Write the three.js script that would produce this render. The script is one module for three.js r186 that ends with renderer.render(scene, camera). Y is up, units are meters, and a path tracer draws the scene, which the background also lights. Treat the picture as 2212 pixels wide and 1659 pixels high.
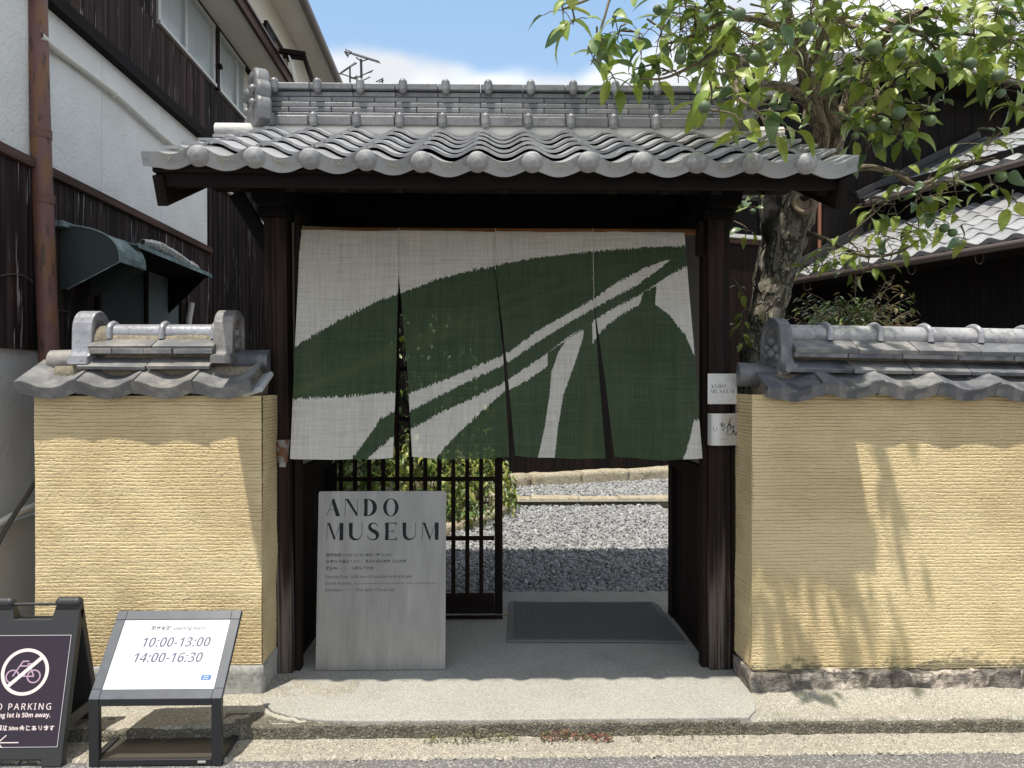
import * as THREE from 'three';
import { mergeGeometries, mergeVertices } from 'three/addons/utils/BufferGeometryUtils.js';
import { RoundedBoxGeometry } from 'three/addons/geometries/RoundedBoxGeometry.js';

// ---------- camera, sun, sky, exposure ----------
const EYE = 1.55, BACK = 3.92, YAW = 1.2, PITCH = -0.34;
const scene = new THREE.Scene();
const camera = new THREE.PerspectiveCamera(THREE.MathUtils.radToDeg(2 * Math.atan(829.5 / 1600)), 4 / 3, 0.05, 400);
camera.rotation.order = 'YXZ';
camera.rotation.set(THREE.MathUtils.degToRad(PITCH), THREE.MathUtils.degToRad(-YAW), 0);
camera.position.set(0, EYE, BACK);
camera.updateMatrixWorld(true);
const renderer = new THREE.WebGLRenderer({ antialias: true });
renderer.toneMapping = THREE.LinearToneMapping;
renderer.toneMappingExposure = 2.5;
renderer.shadowMap.enabled = true;

const SUN_DIR = new THREE.Vector3(-0.18, 1, 0.265).normalize();
const sun = new THREE.DirectionalLight(new THREE.Color(1, 0.94, 0.83), 2.2);
sun.name = 'sunlight';
sun.position.copy(SUN_DIR).multiplyScalar(30);
sun.castShadow = true;
sun.shadow.radius = 1.2;
sun.shadow.mapSize.set(4096, 4096);
Object.assign(sun.shadow.camera, { left: -12, right: 12, top: 12, bottom: -12, near: 1, far: 60 });
scene.add(sun, sun.target);

// ---------- numbers and noise ----------
const lerp = (a, b, t) => a + (b - a) * t, clamp = (x, a = 0, b = 1) => Math.min(b, Math.max(a, x));
const smooth = (a, b, x) => { const t = clamp((x - a) / (b - a)); return t * t * (3 - 2 * t); };
let seed = 7;
const rnd = () => { seed = (seed + 0x6d2b79f5) | 0; let t = Math.imul(seed ^ (seed >>> 15), 1 | seed); t = (t + Math.imul(t ^ (t >>> 7), 61 | t)) ^ t; return ((t ^ (t >>> 14)) >>> 0) / 4294967296; };
const rr = (a, b) => a + (b - a) * rnd();
const hash = (x, y, z) => { let h = Math.imul(x, 374761393) ^ Math.imul(y, 668265263) ^ Math.imul(z, 2147483647 - 61); h = Math.imul(h ^ (h >>> 13), 1274126177); h = Math.imul(h ^ (h >>> 15), 2246822519); return ((h ^ (h >>> 16)) >>> 0) / 4294967296; };
const mod = (a, n) => ((a % n) + n) % n;
function vn(x, y, px, py, s) {                                   // tileable value noise, 0..1
  const ix = Math.floor(x), iy = Math.floor(y), fx = x - ix, fy = y - iy, u = fx * fx * (3 - 2 * fx), v = fy * fy * (3 - 2 * fy);
  const x0 = mod(ix, px), x1 = mod(ix + 1, px), y0 = mod(iy, py), y1 = mod(iy + 1, py);
  return lerp(lerp(hash(x0, y0, s), hash(x1, y0, s), u), lerp(hash(x0, y1, s), hash(x1, y1, s), u), v);
}
function fbm(u, v, fx, fy, oct = 4, s = 1) {
  let a = 0.5, sum = 0, tot = 0;
  for (let i = 0; i < oct; i++) { sum += a * vn(u * fx, v * fy, fx, fy, s + i * 17); tot += a; a *= 0.5; fx *= 2; fy *= 2; }
  return sum / tot;
}
function n3(x, y, z, s = 1) {
  const ix = Math.floor(x), iy = Math.floor(y), iz = Math.floor(z), f = (t) => t * t * (3 - 2 * t), u = f(x - ix), v = f(y - iy), w = f(z - iz);
  const h = (a, b, c) => hash(ix + a, iy + b, (iz + c) * 131 + s);
  return lerp(lerp(lerp(h(0, 0, 0), h(1, 0, 0), u), lerp(h(0, 1, 0), h(1, 1, 0), u), v), lerp(lerp(h(0, 0, 1), h(1, 0, 1), u), lerp(h(0, 1, 1), h(1, 1, 1), u), v), w);
}
const fbm3 = (x, y, z, oct = 4, s = 1) => { let a = 0.5, sum = 0, tot = 0; for (let i = 0; i < oct; i++) { sum += a * n3(x, y, z, s + i * 7); tot += a; a *= 0.5; x *= 2.03; y *= 2.03; z *= 2.03; } return sum / tot; };

// ---------- sky: blue with banks of white summer cloud ----------
{
  const W = 1024, H = 512, d = new Float32Array(W * H * 4);
  for (let j = 0; j < H; j++) for (let i = 0; i < W; i++) {
    const up = ((j + 0.5) / H - 0.5) * Math.PI, a = ((i + 0.5) / W - 0.5) * 2 * Math.PI, y = Math.sin(up), x = Math.cos(a) * Math.cos(up), z = Math.sin(a) * Math.cos(up);
    const e = Math.max(0, y), k = Math.pow(1 - e, 2.2);
    let r = lerp(0.105, 0.27, k), g = lerp(0.195, 0.345, k), b = lerp(0.335, 0.43, k);
    if (y > -0.02) {
      const q = 1 / (0.25 + e), dn = fbm3(x * q * 3.1 + 3.7, z * q * 3.1 + 1.3, y * 4 + 0.4, 6, 5), big = fbm3(x * q * 1.1 + 8.2, y * 2, z * q * 1.1 + 4.1, 2, 31);
      const thr = 0.27 + 0.24 * smooth(0.37, 0.43, e + 0.10 * (big - 0.5)) - 0.20 * smooth(0.46, 0.58, e) - 0.10 * (big - 0.5);  // unseen cloud overhead is thickened to add fill light in the shade
      const m = smooth(thr, thr + 0.17, dn), den = clamp((dn - thr) * 3);
      const br = lerp(0.72, 1.0, smooth(0.3, 0.7, fbm3(x * q * 7 + 1, y * 9 + 2, z * q * 7, 4, 71))) * lerp(1, 0.93, den);
      r = lerp(r, 0.50 * br, m * 0.97); g = lerp(g, 0.515 * br, m * 0.97); b = lerp(b, 0.535 * br, m * 0.97);
    } else { r = 0.34; g = 0.33; b = 0.31; }
    const o = (j * W + i) * 4; d[o] = r; d[o + 1] = g; d[o + 2] = b; d[o + 3] = 1;
  }
  const t = new THREE.DataTexture(d, W, H, THREE.RGBAFormat, THREE.FloatType);
  t.mapping = THREE.EquirectangularReflectionMapping; t.magFilter = t.minFilter = THREE.LinearFilter; t.needsUpdate = true;
  scene.background = t; scene.environment = t;
}

// ---------- helpers ----------
const V = (x, y, z) => new THREE.Vector3(x, y, z);
const inv = new THREE.Matrix4(), camQ = camera.quaternion.clone(), camP = camera.position.clone();
const rayTo = (px, py) => V((px - 1106) / 1600, (829.5 - py) / 1600, -1).applyQuaternion(camQ);
const onZ = (px, py, z) => { const r = rayTo(px, py); return r.multiplyScalar((z - camP.z) / r.z).add(camP); };
const onX = (px, py, x) => { const r = rayTo(px, py); return r.multiplyScalar((x - camP.x) / r.x).add(camP); };
const far = (px, py, d) => rayTo(px, py).multiplyScalar(d).add(camP);       // d metres along the view axis

const used = new Map(), bases = new Map();
function numbered(n) { const k = used.get(n) ?? 0; used.set(n, k + 1); return k ? n + '_' + String(k).padStart(3, '0') : n; }
function tag(o, label, category, group, kind) { if (label) o.userData.label = label; if (category) o.userData.category = category; if (group) o.userData.group = group; if (kind) o.userData.kind = kind; return o; }
function thing(name, label, category, pos = [0, 0, 0], group) {
  const o = new THREE.Group(); o.name = numbered(name); o.position.set(...pos); scene.add(o); bases.set(o, V(...pos));
  return tag(o, label, category, group);
}
function setting(name, geo, mat, label) { const m = new THREE.Mesh(geo, mat); m.name = numbered(name); m.userData.kind = 'structure'; if (label) m.userData.label = label; scene.add(m); bases.set(m, V(0, 0, 0)); return m; }
// geometry is given in world metres and moved to the parent's base
function part(parent, name, geo, mat, kind) {
  const g = Array.isArray(geo) ? merge(geo) : geo, b = bases.get(parent);
  if (b.lengthSq()) g.translate(-b.x, -b.y, -b.z);
  const m = new THREE.Mesh(g, mat); m.name = name; parent.add(m); bases.set(m, b); if (kind) m.userData.kind = kind;
  return m;
}
// a shared geometry set at a place (world metres, parent unrotated)
function piece(parent, name, geo, mat, p, rot) {
  const m = new THREE.Mesh(geo, mat), b = bases.get(parent); m.name = name; m.position.set(p[0] - b.x, p[1] - b.y, p[2] - b.z);
  if (rot) m.rotation.set(...rot);
  parent.add(m); bases.set(m, b); return m;
}
function single(name, geo, mat, label, category, group, kind) { const m = new THREE.Mesh(Array.isArray(geo) ? merge(geo) : geo, mat); m.name = numbered(name); scene.add(m); return tag(m, label, category, group, kind); }
function merge(list) { return mergeGeometries(list.map((g) => { const n = g.index ? g.toNonIndexed() : g; for (const k of Object.keys(n.attributes)) if (!['position', 'normal', 'uv'].includes(k)) n.deleteAttribute(k); return n; })); }
// uv in metres by the way each face points; the grain (v) runs along axis g
function uvBox(geo, g = 'y', off = 0) {
  const n = geo.index ? geo.toNonIndexed() : geo; if (!n.attributes.normal) n.computeVertexNormals();
  const p = n.attributes.position, q = n.attributes.normal, uv = new Float32Array(p.count * 2);
  for (let i = 0; i < p.count; i++) {
    const a = [p.getX(i), p.getY(i), p.getZ(i)], t = Math.floor(i / 3) * 3, nx = Math.abs(q.getX(t) + q.getX(t + 1) + q.getX(t + 2)), ny = Math.abs(q.getY(t) + q.getY(t + 1) + q.getY(t + 2)), nz = Math.abs(q.getZ(t) + q.getZ(t + 1) + q.getZ(t + 2));
    let u, v; const ax = nx > ny && nx > nz ? 0 : ny > nz ? 1 : 2;
    const rest = [0, 1, 2].filter((k) => k !== ax), gi = 'xyz'.indexOf(g);
    if (gi === ax) { u = a[rest[0]]; v = a[rest[1]]; } else { v = a[gi]; u = a[rest.find((k) => k !== gi)]; }
    uv[i * 2] = u + off; uv[i * 2 + 1] = v + (off > 0.5 ? off * 1.7 : 0);
  }
  n.setAttribute('uv', new THREE.BufferAttribute(uv, 2)); return n;
}
function box(x0, x1, y0, y1, z0, z1, g = 'y', r = 0.003, off) {
  const w = Math.abs(x1 - x0), h = Math.abs(y1 - y0), d = Math.abs(z1 - z0), rad = Math.min(r, w / 2.2, h / 2.2, d / 2.2);
  const b = r ? new RoundedBoxGeometry(w, h, d, 1, rad) : new THREE.BoxGeometry(w, h, d);
  b.translate((x0 + x1) / 2, (y0 + y1) / 2, (z0 + z1) / 2);
  return uvBox(b, g, off ?? rnd() * 5);
}
function bar(a, b, w, h, r = 0.002) {                                   // a squared bar from a to b
  const d = b.clone().sub(a), L = d.length(), g = new RoundedBoxGeometry(w, h, L, 1, Math.min(r, w / 2.2, h / 2.2)), o = uvBox(g, 'z', rnd() * 5), m = new THREE.Object3D();
  m.position.copy(a).addScaledVector(d, 0.5); m.lookAt(b); m.updateMatrix(); o.applyMatrix4(m.matrix); return o;
}
const tube = (pts, r, seg = 24, rad = 8) => { const g = new THREE.TubeGeometry(new THREE.CatmullRomCurve3(pts), seg, r, rad, false); const uv = g.attributes.uv; for (let i = 0; i < uv.count; i++) { const u = uv.getX(i); uv.setXY(i, uv.getY(i) * r * 6.28, u * pts.length * 0.4); } return g; };
function taper(pts, radii, seg = 8, rad = 8, wob = 0) {                // a limb through points with a radius at each
  const c = new THREE.CatmullRomCurve3(pts), N = (pts.length - 1) * seg, g = new THREE.TubeGeometry(c, N, 1, rad, false), p = g.attributes.position, uv = g.attributes.uv, L = c.getLength();
  const F = [...Array(N + 1).keys()].map((i) => c.getPointAt(i / N));
  for (let i = 0; i <= N; i++) {
    const f = (i / N) * (radii.length - 1), k = Math.min(radii.length - 2, Math.floor(f)), r0 = lerp(radii[k], radii[k + 1], f - k);
    for (let j = 0; j <= rad; j++) {
      const n = i * (rad + 1) + j, x = p.getX(n) - F[i].x, y = p.getY(n) - F[i].y, z = p.getZ(n) - F[i].z, jj = j % rad;
      const r = r0 * (1 + wob * (fbm3(Math.cos(jj / rad * 6.283) * 1.7 + 5, i * 0.33, Math.sin(jj / rad * 6.283) * 1.7, 3, 3) - 0.5) * 2);
      p.setXYZ(n, F[i].x + x * r, F[i].y + y * r, F[i].z + z * r); uv.setXY(n, j / rad * Math.max(1, Math.round(r0 * 12)) * 0.5, i / N * L);
    }
  }
  g.computeVertexNormals(); return g;
}
const at = (geo, x, y, z, rx = 0, ry = 0, rz = 0, s = 1) => geo.applyMatrix4(new THREE.Matrix4().compose(V(x, y, z), new THREE.Quaternion().setFromEuler(new THREE.Euler(rx, ry, rz)), V(s, s, s)));
function poly(pts, depth, bevel = 0) {                                   // extruded outline in x, y with depth along z
  const s = new THREE.Shape(pts.map(([x, y]) => new THREE.Vector2(x, y)));
  return new THREE.ExtrudeGeometry(s, { depth: depth - 2 * bevel, bevelEnabled: bevel > 0, bevelThickness: bevel, bevelSize: bevel, bevelOffset: -bevel, bevelSegments: 2, curveSegments: 12 }).translate(0, 0, bevel);
}
function roughBox(x0, x1, y0, y1, z0, z1, cell, amp, s = 1, freq = 18) {   // a block with an uneven skin
  const g = new THREE.BoxGeometry(x1 - x0, y1 - y0, z1 - z0, Math.max(1, Math.round((x1 - x0) / cell)), Math.max(1, Math.round((y1 - y0) / cell)), Math.max(1, Math.round((z1 - z0) / cell)));
  g.translate((x0 + x1) / 2, (y0 + y1) / 2, (z0 + z1) / 2);
  let o = uvBox(g, 'x', 0); const p = o.attributes.position;
  for (let i = 0; i < p.count; i++) {
    const x = p.getX(i), y = p.getY(i), z = p.getZ(i), f = (k) => (fbm3(x * freq + k * 9, y * freq + k, z * freq - k, 3, s) - 0.5) * 2 * amp;
    p.setXYZ(i, x + f(0) * 0.4, y + f(1), z + f(2));
  }
  const uv = o.attributes.uv.clone(); o.deleteAttribute('normal'); o.deleteAttribute('uv');
  o.computeVertexNormals(); o.setAttribute('uv', uv); return smoothed(o);
}
function smoothed(o) {                                                   // average normals of vertices at one place, keep uv
  const p = o.attributes.position, n = o.attributes.normal, m = new Map();
  for (let i = 0; i < p.count; i++) { const k = Math.round(p.getX(i) * 5e3) + ',' + Math.round(p.getY(i) * 5e3) + ',' + Math.round(p.getZ(i) * 5e3); let a = m.get(k); if (!a) m.set(k, a = [0, 0, 0, []]); a[0] += n.getX(i); a[1] += n.getY(i); a[2] += n.getZ(i); a[3].push(i); }
  for (const a of m.values()) { const l = Math.hypot(a[0], a[1], a[2]) || 1; for (const i of a[3]) n.setXYZ(i, a[0] / l, a[1] / l, a[2] / l); }
  return o;
}
function sheet(x0, x1, z0, z1, nx, nz, yf) {                             // a ground sheet with height yf(x, z) and uv in metres
  const g = new THREE.PlaneGeometry(1, 1, nx, nz), p = g.attributes.position, uv = g.attributes.uv;
  for (let i = 0; i < p.count; i++) { const x = lerp(x0, x1, p.getX(i) + 0.5), z = lerp(z1, z0, p.getY(i) + 0.5); p.setXYZ(i, x, yf(x, z), z); uv.setXY(i, x, z); }
  g.computeVertexNormals(); return g;
}

// ---------- textures and materials ----------
const toS = (c) => Math.round(255 * clamp(c <= 0.0031308 ? c * 12.92 : 1.055 * Math.pow(c, 1 / 2.4) - 0.055));
function colorTex(w, h, f, su = 1, sv = su) {
  const d = new Uint8Array(w * h * 4);
  for (let j = 0; j < h; j++) for (let i = 0; i < w; i++) { const c = f((i + 0.5) / w, (j + 0.5) / h), o = (j * w + i) * 4; d[o] = toS(c[0]); d[o + 1] = toS(c[1]); d[o + 2] = toS(c[2]); d[o + 3] = 255; }
  const t = new THREE.DataTexture(d, w, h); t.colorSpace = THREE.SRGBColorSpace; return finish(t, su, sv);
}
function greyTex(w, h, f, su = 1, sv = su) {
  const d = new Uint8Array(w * h * 4);
  for (let j = 0; j < h; j++) for (let i = 0; i < w; i++) { const c = 255 * clamp(f((i + 0.5) / w, (j + 0.5) / h)), o = (j * w + i) * 4; d[o] = d[o + 1] = d[o + 2] = c; d[o + 3] = 255; }
  return finish(new THREE.DataTexture(d, w, h), su, sv);
}
function finish(t, su, sv) { t.wrapS = t.wrapT = THREE.RepeatWrapping; t.magFilter = THREE.LinearFilter; t.minFilter = THREE.LinearMipmapLinearFilter; t.generateMipmaps = true; t.repeat.set(1 / su, 1 / sv); t.needsUpdate = true; return t; }
function canvasTex(w, h, draw) { const c = document.createElement('canvas'); c.width = w; c.height = h; draw(c.getContext('2d'), w, h); const t = new THREE.CanvasTexture(c); t.colorSpace = THREE.SRGBColorSpace; t.magFilter = THREE.LinearFilter; t.anisotropy = 8; return t; }
const std = (o) => new THREE.MeshStandardMaterial({ side: THREE.DoubleSide, ...o });
const phys = (o) => new THREE.MeshPhysicalMaterial({ side: THREE.DoubleSide, ...o });
const mix3 = (a, b, t) => [lerp(a[0], b[0], t), lerp(a[1], b[1], t), lerp(a[2], b[2], t)];
const C = (r, g, b) => new THREE.Color().setRGB(r, g, b);

const grain = (u, v) => 0.6 * fbm(u, v, 48, 2, 4, 11) + 0.4 * fbm(u, v, 12, 3, 3, 23);
const woodTex = colorTex(512, 1024, (u, v) => { const s = grain(u, v), k = smooth(0.3, 0.75, s), d = fbm(u, v, 4, 5, 3, 51); return mix3([0.30, 0.26, 0.25], [1.0, 0.86, 0.78], clamp(k * 0.75 + (d - 0.5) * 0.5)); }, 0.5, 1.6);
const woodBump = greyTex(512, 512, (u, v) => grain(u, v), 0.5, 1.6);
const wood = (r, g, b, o = {}) => phys({ color: C(r, g, b), map: woodTex, bumpMap: woodBump, bumpScale: 0.0025, roughness: 0.75, specularIntensity: 0.35, ...o });
const M = {};
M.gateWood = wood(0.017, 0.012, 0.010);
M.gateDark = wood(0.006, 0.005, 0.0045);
M.innerWood = wood(0.024, 0.016, 0.012);
// posts: dark above, bare grey weathered wood near the ground with a ragged outline
M.postWood = phys({ specularIntensity: 0.35, map: colorTex(512, 2048, (u, v) => {
  const s = grain(u, v * 3), y = v * 2.6, edge = 0.62 + 0.5 * (fbm(u, v, 9, 5, 4, 77) - 0.5) + 0.35 * (fbm(u, v, 40, 3, 2, 79) - 0.5), w = smooth(edge + 0.14, edge - 0.3, y) * smooth(0.2, 0.6, s);
  return mix3(mix3([0.010, 0.007, 0.006], [0.036, 0.021, 0.016], smooth(0.3, 0.75, s)), mix3([0.06, 0.05, 0.043], [0.18, 0.15, 0.13], smooth(0.25, 0.8, s)), w * 0.9);
}, 0.5, 2.6), bumpMap: woodBump, bumpScale: 0.003, roughness: 0.75 });
const flake = colorTex(1024, 1024, (u, v) => {
  const s = grain(u, v), k = smooth(0.3, 0.75, s), d = fbm(u, v, 6, 5, 3, 91), fl = smooth(0.66, 0.76, fbm(u, v, 90, 9, 3, 101)) * smooth(0.5, 0.66, fbm(u, v, 9, 3, 3, 103));
  return mix3(mix3([0.012, 0.0085, 0.0085], [0.060, 0.041, 0.038], clamp(k * 0.8 + (d - 0.5) * 0.6)), [0.30, 0.29, 0.29], fl * 0.8);
}, 1.2, 2.0);
M.flakeWood = phys({ specularIntensity: 0.35, map: flake, bumpMap: woodBump, bumpScale: 0.003, roughness: 0.8 });
M.flakeWoodB = phys({ specularIntensity: 0.35, map: flake, color: C(0.72, 0.72, 0.76), bumpMap: woodBump, bumpScale: 0.003, roughness: 0.8 });
M.flakeWoodC = phys({ specularIntensity: 0.35, map: flake, color: C(1.25, 1.12, 1.1), bumpMap: woodBump, bumpScale: 0.003, roughness: 0.8 });
M.brownTrim = wood(0.13, 0.09, 0.078);
M.blackBoard = [wood(0.013, 0.0105, 0.0105), wood(0.018, 0.013, 0.0125), wood(0.010, 0.0085, 0.009), wood(0.024, 0.015, 0.0125)];
const plasterBump = greyTex(512, 512, (u, v) => 0.5 * fbm(u, v, 24, 24, 4, 201) + 0.5 * Math.pow(fbm(u, v, 60, 40, 3, 207), 1.4), 0.5);
M.whitePlaster = std({ map: colorTex(512, 512, (u, v) => { const k = fbm(u, v, 5, 5, 5, 211); return mix3([0.64, 0.645, 0.63], [0.78, 0.785, 0.775], k); }, 1.3), bumpMap: plasterBump, bumpScale: 0.006, roughness: 0.9 });
M.greyRender = std({ map: colorTex(512, 512, (u, v) => { const k = fbm(u, v, 5, 4, 5, 221); return mix3([0.42, 0.42, 0.415], [0.58, 0.58, 0.575], k); }, 1.1), bumpMap: plasterBump, bumpScale: 0.004, roughness: 0.92 });
M.creamWall = std({ color: C(0.66, 0.63, 0.54), bumpMap: plasterBump, bumpScale: 0.002, roughness: 0.9 });
M.soffit = std({ map: colorTex(256, 256, (u, v) => { const k = fbm(u, v, 6, 3, 4, 231); return mix3([0.55, 0.52, 0.46], [0.64, 0.62, 0.57], k); }, 1.5), roughness: 0.85 });
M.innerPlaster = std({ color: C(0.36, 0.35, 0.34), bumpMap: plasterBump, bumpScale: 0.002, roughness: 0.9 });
const tileMap = (a, b, c, s, amt, sz = 0.6) => colorTex(512, 512, (u, v) => { const k = fbm(u, v, 4, 4, 5, s), sp = smooth(0.62, 0.75, fbm(u, v, 26, 26, 3, s + 5)), bl = smooth(0.46, 0.72, fbm(u, v, 13, 11, 5, s + 9)) * amt; return mix3(mix3(mix3(a, b, smooth(0.3, 0.7, k)), c, bl), [0.10, 0.10, 0.095], sp * (0.2 + 0.3 * amt)); }, sz);
const tileBump = greyTex(256, 256, (u, v) => fbm(u, v, 20, 20, 4, 245), 0.3);
const tileMat = (map, rough, o = {}) => phys({ map, roughness: rough, specularIntensity: 1, bumpMap: tileBump, bumpScale: 0.0012, ...o });
const silver = tileMap([0.36, 0.362, 0.37], [0.47, 0.472, 0.48], [0.54, 0.54, 0.54], 251, 0.25);
M.silver = [tileMat(silver, 0.34, { metalness: 0.15 }), tileMat(silver, 0.38, { color: C(0.92, 0.92, 0.93), metalness: 0.15 }), tileMat(silver, 0.32, { color: C(1.06, 1.06, 1.06), metalness: 0.15 }), tileMat(silver, 0.4, { color: C(0.82, 0.83, 0.85), metalness: 0.15 })];
M.ridge = [0, 1, 2, 3].map((i) => tileMat(silver, 0.36 + 0.02 * i, { color: C(...[[0.5, 0.505, 0.515], [0.45, 0.455, 0.465], [0.55, 0.555, 0.56], [0.41, 0.415, 0.43]][i]), metalness: 0.15 }));  // darker silver for the ridge, shaded in colour like the eave tiles
M.eaveTile = [0, 1, 2, 3].map((i) => tileMat(silver, 0.4, { color: C(...[[0.72, 0.72, 0.72], [0.65, 0.65, 0.655], [0.78, 0.78, 0.775], [0.69, 0.685, 0.68]][i]), metalness: 0.1 }));  // silver tile darkened: shade on the eave fronts is put into the colour
const lichened = tileMap([0.20, 0.20, 0.205], [0.33, 0.33, 0.33], [0.40, 0.385, 0.34], 261, 0.7, 0.35);
M.lichen = [tileMat(lichened, 0.6), tileMat(lichened, 0.65, { color: C(0.78, 0.76, 0.74) })];
const oldTile = tileMap([0.13, 0.133, 0.14], [0.24, 0.235, 0.23], [0.33, 0.31, 0.27], 271, 0.35, 0.5);
M.oldTile = [tileMat(oldTile, 0.55), tileMat(oldTile, 0.6, { color: C(0.85, 0.84, 0.84) }), tileMat(oldTile, 0.5, { color: C(1.15, 1.1, 1.05) })];
const patchTile = tileMap([0.085, 0.09, 0.10], [0.16, 0.165, 0.175], [0.33, 0.32, 0.30], 281, 0.35, 0.6);
M.patchTile = [tileMat(patchTile, 0.5), tileMat(patchTile, 0.55, { color: C(0.85, 0.86, 0.9) }), tileMat(patchTile, 0.45, { color: C(1.3, 1.25, 1.2) })];
const rollTile = tileMap([0.23, 0.23, 0.24], [0.36, 0.36, 0.37], [0.46, 0.45, 0.44], 291, 0.7, 0.4);
M.rollTile = tileMat(rollTile, 0.42);
M.shinyTile = tileMat(silver, 0.26, { color: C(0.8, 0.8, 0.84), metalness: 0.25 });
M.limeRoll = std({ color: C(0.62, 0.61, 0.58), roughness: 0.8, bumpMap: tileBump, bumpScale: 0.002 });
M.mortar = std({ map: colorTex(256, 256, (u, v) => { const k = fbm(u, v, 20, 20, 4, 301); return mix3([0.13, 0.115, 0.085], [0.30, 0.26, 0.19], k); }, 0.3), roughness: 0.95, bumpMap: tileBump, bumpScale: 0.006 });
M.whiteMortar = std({ color: C(0.66, 0.69, 0.71), roughness: 0.8, bumpMap: tileBump, bumpScale: 0.003 });
M.moss = std({ map: colorTex(128, 128, (u, v) => { const k = fbm(u, v, 14, 14, 3, 311); return mix3([0.10, 0.095, 0.05], [0.36, 0.35, 0.26], k); }, 0.1), roughness: 1 });
// ground
const speck = (base, dark, light, s, f, sz, px = 1024) => colorTex(px, px, (u, v) => {
  const n = fbm(u, v, f, f, 2, s), big = fbm(u, v, 5, 5, 4, s + 40), d = smooth(0.6, 0.72, vn(u * f * 1.7, v * f * 1.7, Math.round(f * 1.7), Math.round(f * 1.7), s + 3)), l = smooth(0.66, 0.78, vn(u * f * 1.3, v * f * 1.3, Math.round(f * 1.3), Math.round(f * 1.3), s + 8));
  return mix3(mix3(mix3(base, [base[0] * 0.72, base[1] * 0.72, base[2] * 0.72], clamp((big - 0.35) * 1.2 + (n - 0.5) * 0.5)), dark, d * 0.55), light, l * 0.55);
}, sz);
const fineBump = greyTex(512, 512, (u, v) => fbm(u, v, 90, 90, 3, 321), 0.6);
M.platform = std({ map: speck([0.37, 0.36, 0.325], [0.20, 0.19, 0.165], [0.50, 0.48, 0.435], 331, 150, 1.0), bumpMap: fineBump, bumpScale: 0.002, roughness: 0.88 });
M.ledge = std({ map: speck([0.355, 0.33, 0.275], [0.12, 0.108, 0.088], [0.58, 0.55, 0.47], 341, 130, 0.9), bumpMap: fineBump, bumpScale: 0.005, roughness: 0.95 });
M.gutter = std({ map: speck([0.36, 0.33, 0.27], [0.12, 0.105, 0.08], [0.56, 0.52, 0.43], 351, 130, 1.1), bumpMap: fineBump, bumpScale: 0.006, roughness: 0.95 });
M.kerb = std({ map: speck([0.135, 0.122, 0.092], [0.04, 0.036, 0.026], [0.33, 0.31, 0.25], 361, 90, 0.7, 1024), bumpMap: fineBump, bumpScale: 0.008, roughness: 0.97 });
M.asphalt = std({ map: speck([0.16, 0.152, 0.147], [0.055, 0.062, 0.062], [0.46, 0.45, 0.43], 371, 110, 0.9), bumpMap: fineBump, bumpScale: 0.006, roughness: 0.95 });
M.chips = std({ color: C(0.42, 0.39, 0.33), roughness: 0.95 });
M.baseStone = std({ map: colorTex(1024, 512, (u, v) => { const a = fbm(u, v, 70, 35, 3, 381), b = fbm(u, v, 10, 5, 4, 383), bl = smooth(0.54, 0.64, fbm(u, v, 9, 4, 4, 387)); let c = mix3([0.20, 0.165, 0.135], [0.50, 0.44, 0.37], smooth(0.3, 0.7, a * 0.7 + b * 0.3)); return mix3(c, [0.07, 0.065, 0.06], bl * 0.75); }, 1.2, 0.6), bumpMap: fineBump, bumpScale: 0.008, roughness: 0.97 });
M.foundation = std({ map: speck([0.36, 0.355, 0.33], [0.22, 0.21, 0.2], [0.46, 0.45, 0.42], 391, 30, 0.8, 512), bumpMap: plasterBump, bumpScale: 0.002, roughness: 0.9 });
M.edgeStone = std({ map: speck([0.46, 0.40, 0.29], [0.16, 0.13, 0.09], [0.62, 0.58, 0.48], 401, 30, 0.6, 512), roughness: 0.95, bumpMap: fineBump, bumpScale: 0.008 });
M.flash = std({ color: C(0.028, 0.028, 0.03), roughness: 0.55 });
M.soil = std({ color: C(0.22, 0.21, 0.19), roughness: 1 });
// ochre combed plaster
const ochre = (u, v, s) => { const k = fbm(u, v, 5, 5, 4, s), st = smooth(0.70, 0.80, fbm(u, v, 60, 160, 2, s + 3)) + smooth(0.72, 0.82, fbm(u, v, 150, 70, 2, s + 6)); return mix3(mix3([0.55, 0.43, 0.235], [0.655, 0.53, 0.305], smooth(0.3, 0.7, k)), [0.74, 0.63, 0.38], clamp(st) * 0.22); };
M.ochre = std({ map: colorTex(1024, 1024, (u, v) => ochre(u, v, 411), 1.15), bumpMap: greyTex(512, 512, (u, v) => fbm(u, v, 70, 130, 3, 415), 0.5), bumpScale: 0.003, roughness: 0.95 });
M.ochreMould = std({ map: colorTex(1024, 1024, (u, v) => {                 // black mould along the foot, in the blots the photograph shows
  const c = ochre(u, v, 421), y = v * 1.5, r = fbm(u, v, 30, 26, 5, 423), q = fbm(u, 0.37, 7, 3, 3, 425), st = fbm(u, v, 90, 9, 3, 427);
  const gr = fbm(u, v, 110, 95, 2, 429), m = smooth(0.44, 0.62, r * 0.40 + q * 0.42 + 0.22 * gr - Math.max(0, y - 0.012) * 2.9) * smooth(0.30, 0.50, q);
  return mix3(c, [0.085, 0.085, 0.06], clamp(m * 0.72));
}, 1.75, 1.5), bumpMap: M.ochre.bumpMap, bumpScale: 0.003, roughness: 0.95 });
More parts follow.
